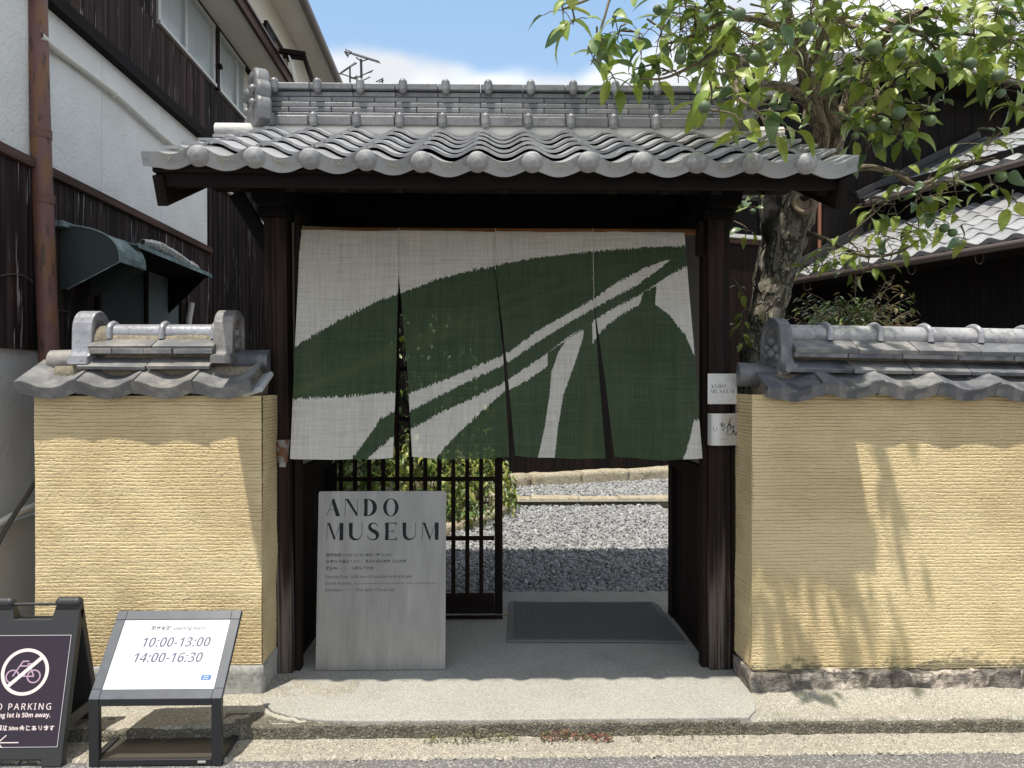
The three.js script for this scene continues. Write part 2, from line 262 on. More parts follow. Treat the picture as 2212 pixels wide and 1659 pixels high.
// metals, plastics
M.blackPlastic = std({ color: C(0.028, 0.028, 0.03), roughness: 0.5, bumpMap: fineBump, bumpScale: 0.0005 });
M.blackMetal = std({ color: C(0.018, 0.019, 0.022), roughness: 0.38 });
M.blueBlackMetal = std({ map: colorTex(256, 256, (u, v) => { const k = fbm(u, v, 7, 7, 4, 431); return mix3([0.045, 0.05, 0.062], [0.085, 0.095, 0.115], k); }, 0.4), roughness: 0.42 });
M.steel = std({ color: C(0.55, 0.56, 0.57), metalness: 0.9, roughness: 0.35 });
M.gutterMetal = std({ color: C(0.075, 0.058, 0.052), roughness: 0.4 });
M.rustPipe = std({ map: colorTex(512, 1024, (u, v) => { const k = fbm(u, v, 4, 4, 5, 441), r = smooth(0.5, 0.66, fbm(u, v, 9, 12, 5, 447)), dk = smooth(0.6, 0.74, fbm(u, v, 16, 16, 4, 449)); return mix3(mix3(mix3([0.13, 0.055, 0.048], [0.19, 0.10, 0.085], k), [0.20, 0.095, 0.038], r * 0.8), [0.045, 0.032, 0.03], dk * 0.75); }, 0.35, 1.3), roughness: 0.6, bumpMap: tileBump, bumpScale: 0.001 });
M.patina = std({ map: colorTex(512, 512, (u, v) => { const k = fbm(u, v, 6, 5, 5, 451), st = fbm(u, v, 40, 4, 3, 453); return mix3(mix3([0.10, 0.155, 0.155], [0.30, 0.375, 0.375], smooth(0.3, 0.72, k * 0.6 + st * 0.4)), [0.05, 0.07, 0.07], smooth(0.6, 0.75, fbm(u, v, 12, 12, 3, 457)) * 0.5); }, 0.6), roughness: 0.6, metalness: 0.15 });
M.patinaDark = std({ color: C(0.03, 0.042, 0.042), roughness: 0.7 });
M.whitePipe = std({ color: C(0.68, 0.67, 0.62), roughness: 0.5 });
M.wrap = std({ map: colorTex(256, 256, (u, v) => { const k = fbm(u, v, 10, 20, 4, 461); return mix3([0.30, 0.28, 0.25], [0.66, 0.65, 0.62], smooth(0.3, 0.65, k)); }, 0.3), roughness: 0.8 });
M.glass = phys({ color: C(0.42, 0.47, 0.48), roughness: 0.22, specularIntensity: 1, map: colorTex(256, 512, (u, v) => { const s = fbm(u, v, 40, 2, 3, 471), k = fbm(u, v, 4, 3, 4, 473); return mix3([0.62, 0.66, 0.66], [1, 1, 1], clamp(0.3 + k * 0.5 + (s - 0.5) * 0.5)); }, 0.6, 1.1) });
M.darkGlass = phys({ color: C(0.05, 0.062, 0.072), roughness: 0.25, specularIntensity: 1 });
M.midGlass = phys({ color: C(0.15, 0.185, 0.195), roughness: 0.3, specularIntensity: 1 });
M.aluFrame = std({ color: C(0.50, 0.50, 0.49), roughness: 0.4, metalness: 0.4 });
M.copperPipe = std({ color: C(0.30, 0.125, 0.075), roughness: 0.5, metalness: 0.3 });
M.rod = wood(0.34, 0.17, 0.065, { roughness: 0.5 });
M.rubber = std({ color: C(0.155, 0.152, 0.148), roughness: 0.7 });
M.rope = std({ color: C(0.075, 0.068, 0.055), roughness: 0.95 });
M.brass = std({ color: C(0.42, 0.30, 0.16), roughness: 0.4, metalness: 0.6 });
// plants
const barkTex = colorTex(512, 1024, (u, v) => { const cr = Math.abs(fbm(u, v, 14, 10, 4, 481) - 0.5) * 2, k = fbm(u, v, 4, 6, 4, 483), li = smooth(0.6, 0.72, fbm(u, v, 12, 12, 4, 487)), w = smooth(0.72, 0.8, fbm(u, v, 60, 60, 2, 489)); let c = mix3([0.07, 0.062, 0.05], [0.23, 0.21, 0.165], smooth(0.08, 0.4, cr) * (0.5 + k * 0.6)); c = mix3(c, [0.20, 0.21, 0.14], li * 0.55); return mix3(c, [0.42, 0.43, 0.38], w * 0.7); }, 0.5, 1.0);
M.bark = std({ map: barkTex, bumpMap: greyTex(512, 512, (u, v) => smooth(0.02, 0.3, Math.abs(fbm(u, v, 14, 10, 4, 481) - 0.5) * 2), 0.5, 1.0), bumpScale: 0.018, roughness: 0.95 });
M.twig = std({ map: barkTex, color: C(1.15, 1.0, 0.85), roughness: 0.95 });
M.cutWood = std({ map: colorTex(256, 256, (u, v) => { const k = fbm(u, v, 9, 9, 4, 491); return mix3([0.12, 0.085, 0.065], [0.33, 0.26, 0.205], k); }, 0.2), roughness: 0.9 });
M.hollow = std({ color: C(0.012, 0.010, 0.009), roughness: 1 });
const leafTex = colorTex(128, 256, (u, v) => { const d = Math.abs(u - 0.5), rib = smooth(0.035, 0.012, d), sl = Math.abs(((v * 7 - d * 4) % 1 + 1) % 1 - 0.5), vein = smooth(0.06, 0.01, sl) * 0.4, k = fbm(u, v, 6, 6, 3, 501); return mix3(mix3([0.72, 0.76, 0.7], [1, 1, 1], k), [1.35, 1.3, 1.2], Math.max(rib, vein) * 0.7); }, 1);
const leafMat = (r, g, b, t = 0.3, rough = 0.42) => phys({ color: C(r, g, b), map: leafTex, roughness: rough, transmission: t, thickness: 0, specularIntensity: 0.8 });
M.leaf = [leafMat(0.25, 0.35, 0.055, 0.42), leafMat(0.34, 0.43, 0.065, 0.46), leafMat(0.15, 0.235, 0.085, 0.32, 0.36), leafMat(0.45, 0.51, 0.10, 0.48), leafMat(0.11, 0.185, 0.075, 0.28, 0.34)];
M.fruit = [std({ map: colorTex(128, 128, (u, v) => mix3([0.075, 0.12, 0.045], [0.115, 0.165, 0.06], fbm(u, v, 6, 6, 4, 511))), roughness: 0.5 }), std({ map: colorTex(128, 128, (u, v) => mix3([0.075, 0.115, 0.06], [0.105, 0.155, 0.075], fbm(u, v, 6, 6, 4, 517))), roughness: 0.55 })];
M.calyx = std({ color: C(0.12, 0.15, 0.05), roughness: 0.8 });

// ================= SETTING: street, gutter, kerb, platform, gravel =================
setting('ground', sheet(-60, 60, -90, 60, 1, 1, () => -0.22), M.soil);
setting('street', sheet(-12, 12, 0.715, 9, 60, 20, (x, z) => -0.094 + 0.004 * (fbm3(x * 3, 0, z * 3, 3, 4) - 0.5)), M.asphalt);
setting('gutter', sheet(-9, 9, 0.40, 0.735, 700, 26, (x, z) => {
  const e = smooth(0.728, 0.70, z + 0.018 * (fbm3(x * 9, 1, 0, 3, 8) - 0.5));
  return lerp(-0.125, -0.087 + 0.006 * smooth(0.66, 0.56, z), e) + 0.008 * (fbm3(x * 26, 2, z * 40, 3, 6) - 0.5) + 0.004 * (fbm3(x * 60, 2, z * 70, 2, 16) - 0.5);
}), M.gutter);
{ // chipped pale rim of the gutter against the asphalt
  const list = [];
  for (let i = 0; i < 520; i++) { const x = rr(-4, 4), s = Math.pow(rnd(), 4) * 0.009 + 0.0025, g = new THREE.IcosahedronGeometry(s, 0); g.scale(1.5, 0.5, 0.8); list.push(at(g, x, -0.088, 0.722 + rr(-0.012, 0.012), rnd() * 3, rnd() * 3, 0)); }
  setting('gutter_rim', merge(list), M.chips).userData.kind = 'stuff';
}
{ // grit washed along the gutter and the ledges
  const list = []; for (let i = 0; i < 900; i++) { const g0 = rnd() < 0.6, x = rr(-2.6, 2.7), z = g0 ? 0.56 + 0.15 * Math.pow(rnd(), 1.6) : rr(0.30, 0.54), s = 0.0012 + 0.0035 * Math.pow(rnd(), 4); if (!g0 && x > -1.16 && x < 1.27) continue; list.push(at(new THREE.TetrahedronGeometry(s, 0), x, (g0 ? -0.081 : -0.022) + s * 0.5, z, rnd() * 3, rnd() * 3, 0)); }
  setting('grit', merge(list), std({ color: C(0.13, 0.115, 0.09), roughness: 1 })).userData.kind = 'stuff';
}
{ // kerb stones, each of its own, butted end to end
  const kerb = setting('kerb', roughBox(-8, -7, -0.2, -0.022, 0.40, 0.545, 0.1, 0.004, 2), M.kerb);
  const xs = [-7, -3.4, -2.35, -1.265, -0.1, 1.12, 2.2, 3.3, 4.6, 8];
  for (let i = 0; i < xs.length - 1; i++) {
    const near = xs[i] > -3.5 && xs[i + 1] < 4.7, left = xs[i + 1] < -1.2, top = left ? -0.036 : xs[i] < 1.1 ? -0.016 : -0.026;
    part(kerb, 'kerb_stone', roughBox(xs[i] + 0.003, xs[i + 1] - 0.003, -0.2, top, 0.415 + 0.004 * (i % 2), 0.555, near ? 0.012 : 0.2, near ? 0.012 : 0.002, 20 + i, 15), M.kerb);
  }
}
const left0 = (x) => -1.165 + 0.0 * x;
setting('platform', (() => {                                             // cast floor of the gateway, with a rounded flare to the kerb
  const s = new THREE.Shape(), P = [[-1.165, 1.50], [-1.165, -0.235], [-1.125, -0.34], [-1.05, -0.43], [-0.95, -0.49], [-0.82, -0.53], [-0.66, -0.546], [1.16, -0.546], [1.22, -0.47], [1.262, -0.32], [1.265, 1.46], [1.22, 1.50]];
  P.forEach(([x, y], i) => (i ? s.lineTo(x, y) : s.moveTo(x, y)));
  const g = new THREE.ExtrudeGeometry(s, { depth: 0.12, bevelEnabled: true, bevelSize: 0.006, bevelThickness: 0.006, bevelOffset: -0.006, bevelSegments: 2 });
  g.rotateX(-Math.PI / 2).translate(0, -0.126, 0); return uvBox(g, 'z', 0);
})(), M.platform);
setting('fillet', taper([V(-1.175, -0.008, 0.24), V(-1.135, -0.014, 0.345), V(-1.06, -0.018, 0.44), V(-0.95, -0.018, 0.505), V(-0.80, -0.018, 0.535)], [0.005, 0.010, 0.012, 0.012, 0.004], 16, 7, 1.1), M.chips);
setting('ledge', sheet(-5, -0.7, 0.05, 0.549, 360, 48, (x, z) => -0.020 - 0.016 * smooth(-1.3, -1.9, x) + 0.02 * smooth(0.42, 0.26, z) * smooth(-1.9, -1.2, x) + 0.012 * (fbm3(x * 14, 1, z * 14, 4, 31) - 0.5) - 0.05 * smooth(0.532 + 0.012 * (fbm3(x * 16, 5, 1, 3, 33) - 0.5), 0.549, z)), M.ledge);
setting('ledge', sheet(1.0, 6, -0.1, 0.549, 360, 48, (x, z) => -0.016 + 0.012 * smooth(0.44, 0.30, z) + 0.018 * smooth(1.2, 1.6, x) * smooth(0.45, 0.3, z) + 0.012 * (fbm3(x * 12, 4, z * 14, 4, 37) - 0.5) - 0.05 * smooth(0.532 + 0.012 * (fbm3(x * 16, 6, 1, 3, 39) - 0.5), 0.549, z)), M.ledge);

setting('gravel_bed', sheet(-4.5, 4.5, -5.2, -1.4, 8, 8, () => -0.03), M.soil);
setting('gravel_bed', sheet(-5, 5, -11, -5.1, 8, 8, (x, z) => 0.06), M.soil);
{ // grey crushed stones of the courtyard
  const mats = std({ roughness: 0.85, color: C(1, 1, 1), flatShading: true });
  const g = new THREE.IcosahedronGeometry(1, 0), p = g.attributes.position;
  for (let i = 0; i < p.count; i++) { const f = 0.8 + 0.4 * hash(Math.round(p.getX(i) * 50), Math.round(p.getY(i) * 50), Math.round(p.getZ(i) * 50)); p.setXYZ(i, p.getX(i) * f, p.getY(i) * f * 0.7, p.getZ(i) * f); }
  g.computeVertexNormals();
  const spots = [];
  const inside = (x, z) => x > -0.25 - Math.max(0, z + 3.6) * 0.55 - smooth(-3.4, -1.6, z) * 0.5;
  for (let i = 0; i < 34000; i++) { const z = -1.475 - 3.75 * Math.pow(rnd(), 1.05), x = rr(-1.6, 2.0); if (x < -0.45 && z < -3.2) continue; spots.push([x, -0.022 + 0.035 * rnd() * rnd() + 0.012, z, rr(0.011, 0.023)]); }
  for (let i = 0; i < 20000; i++) { const z = -5.38 - 3.6 * rnd(), x = rr(-0.6, 3.4); spots.push([x, 0.07 + 0.03 * rnd() * rnd() + 0.01, z, rr(0.014, 0.027)]); }
  const im = new THREE.InstancedMesh(g, mats, spots.length), o = new THREE.Object3D(), c = new THREE.Color();
  spots.forEach(([x, y, z, s], i) => { o.position.set(x, y, z); o.rotation.set(rnd() * 6.3, rnd() * 6.3, rnd() * 6.3); o.scale.set(s * rr(0.7, 1.2), s * rr(0.55, 0.9), s * rr(0.6, 1.0)); o.updateMatrix(); im.setMatrixAt(i, o.matrix); const k = rr(0.7, 1.3) * (rnd() < 0.08 ? 1.5 : 1), w = rnd() * 0.03; im.setColorAt(i, c.setRGB(0.30 * k + w, 0.306 * k + w * 0.7, 0.32 * k)); });
  im.name = 'gravel'; scene.add(im); tag(im, 'grey crushed gravel filling the courtyard behind the gate', 'gravel', null, 'stuff');
}
{ // edging stones: two rows across and a curve round the planting bed
  const ed = setting('edging', roughBox(3.4, 5, -0.08, 0.07, -5.40, -5.18, 0.1, 0.01, 50), M.edgeStone);
  const row = [[-0.05, 0.42], [0.43, 1.02], [1.03, 1.52], [1.53, 2.3], [2.31, 3.39]];
  row.forEach(([a, b], i) => part(ed, 'edging_stone', roughBox(a, b, -0.1, 0.085 + 0.008 * (i % 2), -5.40, -5.20, 0.03, 0.012, 51 + i, 12), M.edgeStone));
  const curve = [V(-1.6, 0.03, -3.25), V(-0.95, 0.03, -3.42), V(-0.42, 0.03, -3.72), V(-0.12, 0.04, -4.1), V(0.05, 0.05, -4.6), V(0.02, 0.06, -5.3), V(-0.1, 0.09, -6.2), V(0.2, 0.12, -7.0)];
  for (let i = 0; i < curve.length - 1; i++) { const d = curve[i].distanceTo(curve[i + 1]) / 2, g = roughBox(-0.09, 0.09, -0.14, 0.05, -d + 0.006, d - 0.006, 0.03, 0.014, 70 + i, 12), o = new THREE.Object3D(); o.position.lerpVectors(curve[i], curve[i + 1], 0.5); o.lookAt(curve[i + 1]); o.updateMatrix(); part(ed, 'edging_stone', g.applyMatrix4(o.matrix), M.edgeStone); }
}

// ================= ROOF TILES: shared shapes =================
// a pan tile: roll at its left, trough at its right; x 0..w across, front edge at z = 0, running back to z = -len, y up
function panTile(w, len, amp, thick, { apron = 0, disc = 0, roll = true, a = -0.1, b = 0.94, power = 0.9, n = 14, lip = 0 } = {}) {
  const H = (t) => amp * Math.pow(0.5 + 0.5 * Math.cos(2 * Math.PI * (roll ? t : Math.max(t, 0.32))), power);
  const t0 = roll ? a : 0.0, T = [...Array(n + 1).keys()].map((i) => lerp(t0, b, i / n)), list = [];
  const prism = (z0, z1, yt, yb) => {
    const pos = [], quad = (A, B, Cc, D) => pos.push(...A, ...B, ...Cc, ...A, ...Cc, ...D);
    for (let i = 0; i < n; i++) {
      const x0 = T[i] * w, x1 = T[i + 1] * w, u0 = yt(T[i]), u1 = yt(T[i + 1]), d0 = yb(T[i]), d1 = yb(T[i + 1]);
      quad([x0, u0, z0], [x1, u1, z0], [x1, u1, z1], [x0, u0, z1]);
      quad([x0, d0, z1], [x1, d1, z1], [x1, d1, z0], [x0, d0, z0]);
      quad([x0, d0, z0], [x1, d1, z0], [x1, u1, z0], [x0, u0, z0]);
    }
    const e = (t) => { const x = t * w; quad([x, yb(t), z0], [x, yt(t), z0], [x, yt(t), z1], [x, yb(t), z1]); }; e(T[0]); e(T[n]);
    const g = new THREE.BufferGeometry(); g.setAttribute('position', new THREE.Float32BufferAttribute(pos, 3)); g.computeVertexNormals();
    const q = g.attributes.normal, p = g.attributes.position;                 // round shading along the wave on top
    for (let i = 0; i < p.count; i++) if (q.getY(i) > 0.3 && Math.abs(q.getZ(i)) < 0.3) { const t = p.getX(i) / w, s = (H(t + 0.01) - H(t - 0.01)) / (0.02 * w), l = Math.hypot(s, 1); q.setXYZ(i, -s / l, 1 / l, 0); }
    return uvBox(g, 'z', 0);
  };
  list.push(prism(0, -len, H, (t) => H(t) - thick));
  if (apron) list.push(prism(0.004, -0.028, (t) => H(t) - 0.0015, (t) => H(t) * 0.6 - apron - lip * Math.sin(Math.PI * clamp((t - t0) / (b - t0)))));
  if (disc && roll) { const d = new THREE.SphereGeometry(disc * 1.25, 22, 8, 0, Math.PI * 2, 0, 0.92); d.rotateX(Math.PI / 2).translate(0, 0, -disc * 0.756); d.translate(0.005 * w, amp * 0.38 - apron * 0.28, 0.006); const rim = new THREE.CylinderGeometry(disc * 0.995, disc * 0.995, 0.03, 22, 1, true).rotateX(Math.PI / 2).translate(0.005 * w, amp * 0.38 - apron * 0.28, -0.009); list.push(d, rim); }
  return merge(list);
}
const sinks = (k) => (rnd() - 0.5) * k;
// flat ridge slab of brick-like tiles
const slab = (w, h, d, r = 0.004) => uvBox(new RoundedBoxGeometry(w, h, d, 2, r), 'x', rnd() * 3);
// round ridge tile lying along x, half pipe
const halfPipe = (r, len, seg = 14) => { const g = new THREE.CylinderGeometry(r, r, len, seg, 1, false, 0, Math.PI).rotateZ(Math.PI / 2); g.rotateX(-Math.PI / 2 + Math.PI); return uvBox(g.index ? g : g, 'x', rnd() * 3); };

// ================= WALLS OF OCHRE COMBED PLASTER =================
function combFace(x0, x1, y0, y1, z, s, nx, flip) {                        // grooves dragged through wet plaster, each a little wavy
  const pitch = 0.0172, rows = Math.round((y1 - y0) / pitch), fr = [0.02, 0.40, 0.455, 0.50, 0.55, 0.60], ny = rows * 6, pos = [], uv = [], idx = [];
  for (let j = 0; j <= ny; j++) for (let i = 0; i <= nx; i++) {
    const k = Math.floor(j / 6), f = fr[j % 6], x = lerp(x0, x1, i / nx), wob = (fbm3(x * 22, k * 3.1, s, 3, 5) - 0.5) * 0.008 + (fbm3(x * 3, k * 0.3, s, 2, 9) - 0.5) * 0.011;
    const y = Math.min(y1, y0 + (k + f) * pitch + (j > 3 && j < ny - 3 ? wob : 0)), groove = j % 6 === 2 || j % 6 === 3 ? -0.0066 * clamp(1.9 * fbm3(x * 6, k * 1.7, s + 2, 3, 13) - 0.22, 0.05, 1.3) : 0;
    const straw = (fbm3(x * 95, y * 210, s, 2, 15) - 0.5) * 0.0035, sw = (fbm3(x * 3, y * 3, s, 2, 17) - 0.5) * 0.018;
    pos.push(x, y, z + groove + straw + sw); uv.push(x - x0, y - y0);
  }
  for (let j = 0; j < ny; j++) for (let i = 0; i < nx; i++) { const a = j * (nx + 1) + i, b = a + nx + 1; idx.push(a, a + 1, b, a + 1, b + 1, b); }
  const g = new THREE.BufferGeometry(); g.setAttribute('position', new THREE.Float32BufferAttribute(pos, 3)); g.setAttribute('uv', new THREE.Float32BufferAttribute(uv, 2)); g.setIndex(idx); g.computeVertexNormals(); return g;
}
// tile standing at the end of a ridge: an arched rim with flared feet and a sunk face
function endTile(h, w, d) {
  const s = new THREE.Shape(), hole = new THREE.Path(), X = w / 2;
  s.moveTo(-X * 1.05, 0); s.quadraticCurveTo(-X * 0.72, 0.02 * h, -X * 0.74, h * 0.2); s.lineTo(-X * 0.72, h * 0.55); s.bezierCurveTo(-X * 0.7, h * 1.13, X * 0.7, h * 1.13, X * 0.72, h * 0.55); s.lineTo(X * 0.74, h * 0.2); s.quadraticCurveTo(X * 0.72, 0.02 * h, X * 1.05, 0); s.lineTo(X * 1.05, -0.16 * h); s.quadraticCurveTo(X * 0.55, -0.2 * h, X * 0.42, -0.05 * h); s.lineTo(-X * 0.42, -0.05 * h); s.quadraticCurveTo(-X * 0.55, -0.2 * h, -X * 1.05, -0.16 * h); s.closePath();
  hole.moveTo(-X * 0.45, h * 0.05); hole.lineTo(X * 0.45, h * 0.05); hole.lineTo(X * 0.46, h * 0.52); hole.bezierCurveTo(X * 0.44, h * 0.86, -X * 0.44, h * 0.86, -X * 0.46, h * 0.52); hole.closePath();
  const back = s.clone(); s.holes.push(hole);
  const opt = { bevelEnabled: true, bevelSize: 0.008, bevelThickness: 0.008, bevelOffset: -0.008, bevelSegments: 3, curveSegments: 10 };
  const rim = new THREE.ExtrudeGeometry(s, { depth: d - 0.016, ...opt }), face = new THREE.ExtrudeGeometry(hole.clone ? new THREE.Shape(hole.getPoints(10)) : back, { depth: d * 0.62, bevelEnabled: false }), list = [rim, face.translate(0, 0, d * 0.05)];
  for (const [x, y, r] of [[0, 0.5, 0.12], [-0.16, 0.36, 0.1], [0.17, 0.34, 0.1], [0, 0.24, 0.13], [-0.2, 0.18, 0.09], [0.2, 0.16, 0.09]]) list.push(at(new THREE.SphereGeometry(r * h, 10, 6), x * w, y * h, d * 0.68, 0, 0, 0).scale(1, 1, 1));
  return uvBox(merge(list), 'y', rnd());
}
function wallCap(t, x0, n, pitch, mats, opt) {                              // eave tiles, slab courses and round ridge along x
  const { tilt = 0, zf = 0.306, dir = 1 } = opt, Y = (x, y) => y + tilt * (x - x0);
  const eave = panTile(pitch, 0.26, 0.040, 0.018, { apron: 0.052, lip: 0.010, a: -0.07, b: 0.985, power: 1.5, n: 18 });
  for (let i = 0; i < n; i++) { const x = x0 + i * pitch; piece(t, 'eave_tile', eave, mats[i % mats.length], [x, Y(x, 1.510), zf - 0.002 * (i % 2)], [0.44 + sinks(0.03), sinks(0.03), tilt + 0.03]); }
}

// ---- left wall ----
{
  const t = thing('plaster_wall', 'short ochre combed plaster wall left of the gate, capped with grey tiles', 'wall', [-1.7, 0, 0.1]);
  part(t, 'wall_body', combFace(-2.262, -1.158, 0.145, 1.475, 0.245, 3, 300), M.ochre);
  const end = combFace(-0.245, 0.01, 0.145, 1.475, 0, 5, 60); end.rotateY(Math.PI / 2); end.translate(-1.158, 0, 0.0); part(t, 'wall_end', end, M.ochre);
  part(t, 'wall_core', box(-2.255, -1.168, 0.14, 1.47, -0.06, 0.232, 'y', 0), M.ochre);
  part(t, 'foundation', roughBox(-2.27, -1.155, -0.15, 0.142, -0.05, 0.252, 0.04, 0.004, 88, 7), M.foundation);
  const p = 0.277, x0 = -2.312;
  wallCap(t, x0 + 0.02, 4, p, M.oldTile, {});
  part(t, 'mortar_bed', roughBox(-2.20, -1.2, 1.47, 1.615, -0.02, 0.185, 0.03, 0.012, 90, 9), M.mortar);
  for (const [a, b] of [[-2.005, -1.672], [-1.668, -1.36]]) piece(t, 'ridge_slab', slab(b - a, 0.020, 0.17), M.oldTile[a < -1.7 ? 0 : 2], [(a + b) / 2, 1.645 + sinks(0.004), 0.165], [0.46, sinks(0.03), sinks(0.02)]);
  for (const [a, b] of [[-1.955, -1.845], [-1.843, -1.69], [-1.688, -1.55], [-1.545, -1.352]]) piece(t, 'ridge_slab', slab(b - a, 0.027, 0.12), M.oldTile[(a * 100 | 0) & 1], [(a + b) / 2, 1.694, 0.165 + sinks(0.008)], [0.06, 0, sinks(0.01)]);
  for (const [a, b] of [[-1.962, -1.652], [-1.648, -1.345]]) piece(t, 'ridge_slab', slab(b - a, 0.024, 0.14), M.oldTile[a < -1.7 ? 2 : 0], [(a + b) / 2, 1.736, 0.158], [0.44, sinks(0.02), sinks(0.015)]);
  part(t, 'mortar_bed', roughBox(-1.98, -1.34, 1.59, 1.775, 0.0, 0.15, 0.03, 0.01, 91, 9), M.mortar);
  for (const [a, b] of [[-1.90, -1.645], [-1.64, -1.37]]) piece(t, 'round_ridge_tile', halfPipe(0.047, b - a), M.shinyTile, [(a + b) / 2, 1.785, 0.10]);
  const ring = uvBox(new THREE.TorusGeometry(0.049, 0.0165, 8, 18, Math.PI).rotateY(Math.PI / 2), 'y', 0);
  for (const x of [-1.895, -1.632, -1.372]) piece(t, 'ridge_band', ring, M.shinyTile, [x, 1.785, 0.10]);
  for (const x of [-1.895, -1.632, -1.372]) piece(t, 'ridge_band_leg', uvBox(new THREE.CylinderGeometry(0.0165, 0.0165, 0.03, 8), 'y', 0), M.shinyTile, [x, 1.771, 0.149]);
  const et = endTile(0.238, 0.26, 0.10);
  piece(t, 'end_tile', et, M.shinyTile, [-1.965, 1.665, 0.10], [0, -Math.PI / 2, 0]);
  piece(t, 'end_tile', et, M.oldTile[2], [-1.352, 1.67, 0.10], [0, Math.PI / 2, 0]);
  piece(t, 'end_mortar', at(new THREE.SphereGeometry(0.085, 12, 8), 0, 0, 0), M.mortar, [-1.945, 1.74, 0.10]);
  const stub = halfPipe(0.058, 0.22);
  piece(t, 'round_tile', stub, M.oldTile[2], [-2.10, 1.645, 0.09], [0, 0, 0.03]); piece(t, 'round_tile', stub, M.patchTile[1], [-1.275, 1.645, 0.08]);
  part(t, 'mortar_cap', [at(new RoundedBoxGeometry(0.115, 0.03, 0.21, 3, 0.013), -1.203, 1.528, 0.165, 0.42, 0, 0.30)], M.whiteMortar);
  for (const c of t.children) if (/ridge|end_tile|end_mortar|round_tile/.test(c.name) && !(c.name === 'round_tile' && c.position.x > 0)) c.position.x -= 0.055;
}
// ---- right wall ----
{
  const t = thing('plaster_wall', 'long ochre combed plaster wall right of the gate, dappled by leaf shade', 'wall', [2.2, 0, 0.1]);
  const tilt = -0.017;
  part(t, 'wall_body', combFace(1.275, 4.4, 0.10, 1.475, 0.25, 11, 700), M.ochreMould);
  const end = combFace(-0.01, 0.25, 0.10, 1.475, 0, 13, 60); end.rotateY(-Math.PI / 2); end.translate(1.275, 0, 0); part(t, 'wall_end', end, M.ochre);
  part(t, 'wall_core', box(1.285, 4.6, 0.08, 1.46, -0.08, 0.238, 'y', 0), M.ochre);
  const st = [[1.258, 1.97], [1.974, 2.62], [2.624, 3.3], [3.304, 4.6]];
  st.forEach(([a, b], i) => part(t, 'base_stone', (() => { const g = roughBox(a, b, -0.12, 0.095, 0.02, 0.285, i < 3 ? 0.014 : 0.1, 0.026, 120 + i, 15); return g; })(), M.baseStone));
  const p = 0.2905, x0 = 1.325, mats = M.patchTile;
  const first = panTile(p, 0.26, 0.042, 0.017, { apron: 0.05, lip: 0.012, b: 0.985, roll: false, n: 14 });
  wallCap(t, x0 + 0.29, 10, p, [mats[0], mats[2], mats[1], mats[0], mats[2], mats[1]], { tilt, zf: 0.318 });
  piece(t, 'eave_tile', first, mats[1], [x0 + 0.005, 1.500, 0.316], [0.42, 0, tilt]);
  const Y = (x, y) => y + tilt * (x - 1.5);
  part(t, 'mortar_bed', roughBox(1.36, 4.55, 1.44, 1.575, -0.02, 0.18, 0.04, 0.014, 140, 9), M.mortar);
  part(t, 'mortar_bed', roughBox(1.5, 4.55, 1.55, 1.72, 0.0, 0.14, 0.04, 0.008, 141, 9), M.mortar);
  const rowX = (a, b, w, y, h, d, z, rx, off) => { let x = a, k = off; while (x < b) { const ww = w * (0.95 + 0.1 * hash(k, off, 3)); piece(t, 'ridge_slab', slab(ww - 0.004, h, d), mats[Math.floor(hash(k, off, 9) * 3)], [x + ww / 2, Y(x + ww / 2, y) + sinks(0.003), z], [rx, 0, tilt + sinks(0.01)]); x += ww; k++; } };
  rowX(1.485, 4.5, 0.305, 1.632, 0.022, 0.17, 0.165, 0.44, 1);
  rowX(1.50, 4.5, 0.28, 1.680, 0.027, 0.12, 0.165, 0.06, 2);
  rowX(1.50, 4.5, 0.315, 1.735, 0.026, 0.17, 0.158, 0.46, 3);
  const ring = uvBox(new THREE.TorusGeometry(0.052, 0.017, 8, 18, Math.PI).rotateY(Math.PI / 2), 'y', 0), leg = uvBox(new THREE.CylinderGeometry(0.017, 0.017, 0.035, 8), 'y', 0);
  for (let i = 0; i < 12; i++) { const a = 1.465 + i * 0.262, b = a + 0.259; piece(t, 'round_ridge_tile', halfPipe(0.049, b - a), M.rollTile, [(a + b) / 2, Y((a + b) / 2, 1.788), 0.10], [0, 0, tilt]); const bx = a + 0.235; piece(t, 'ridge_band', ring, M.shinyTile, [bx, Y(bx, 1.788), 0.10], [0, 0.25, tilt]); piece(t, 'ridge_band_leg', leg, M.shinyTile, [bx + 0.012, Y(bx, 1.774), 0.150]); }
  piece(t, 'end_tile', endTile(0.245, 0.28, 0.07), M.patchTile[0], [1.478, 1.628, 0.10], [0, -Math.PI / 2 + 0.18, 0]);
  part(t, 'end_mortar', roughBox(1.44, 1.50, 1.56, 1.74, 0.02, 0.18, 0.02, 0.012, 143, 14), M.foundation);
  piece(t, 'round_tile', halfPipe(0.062, 0.25), M.patchTile[0], [1.375, 1.572, 0.085], [0, 0, -0.05]);
}

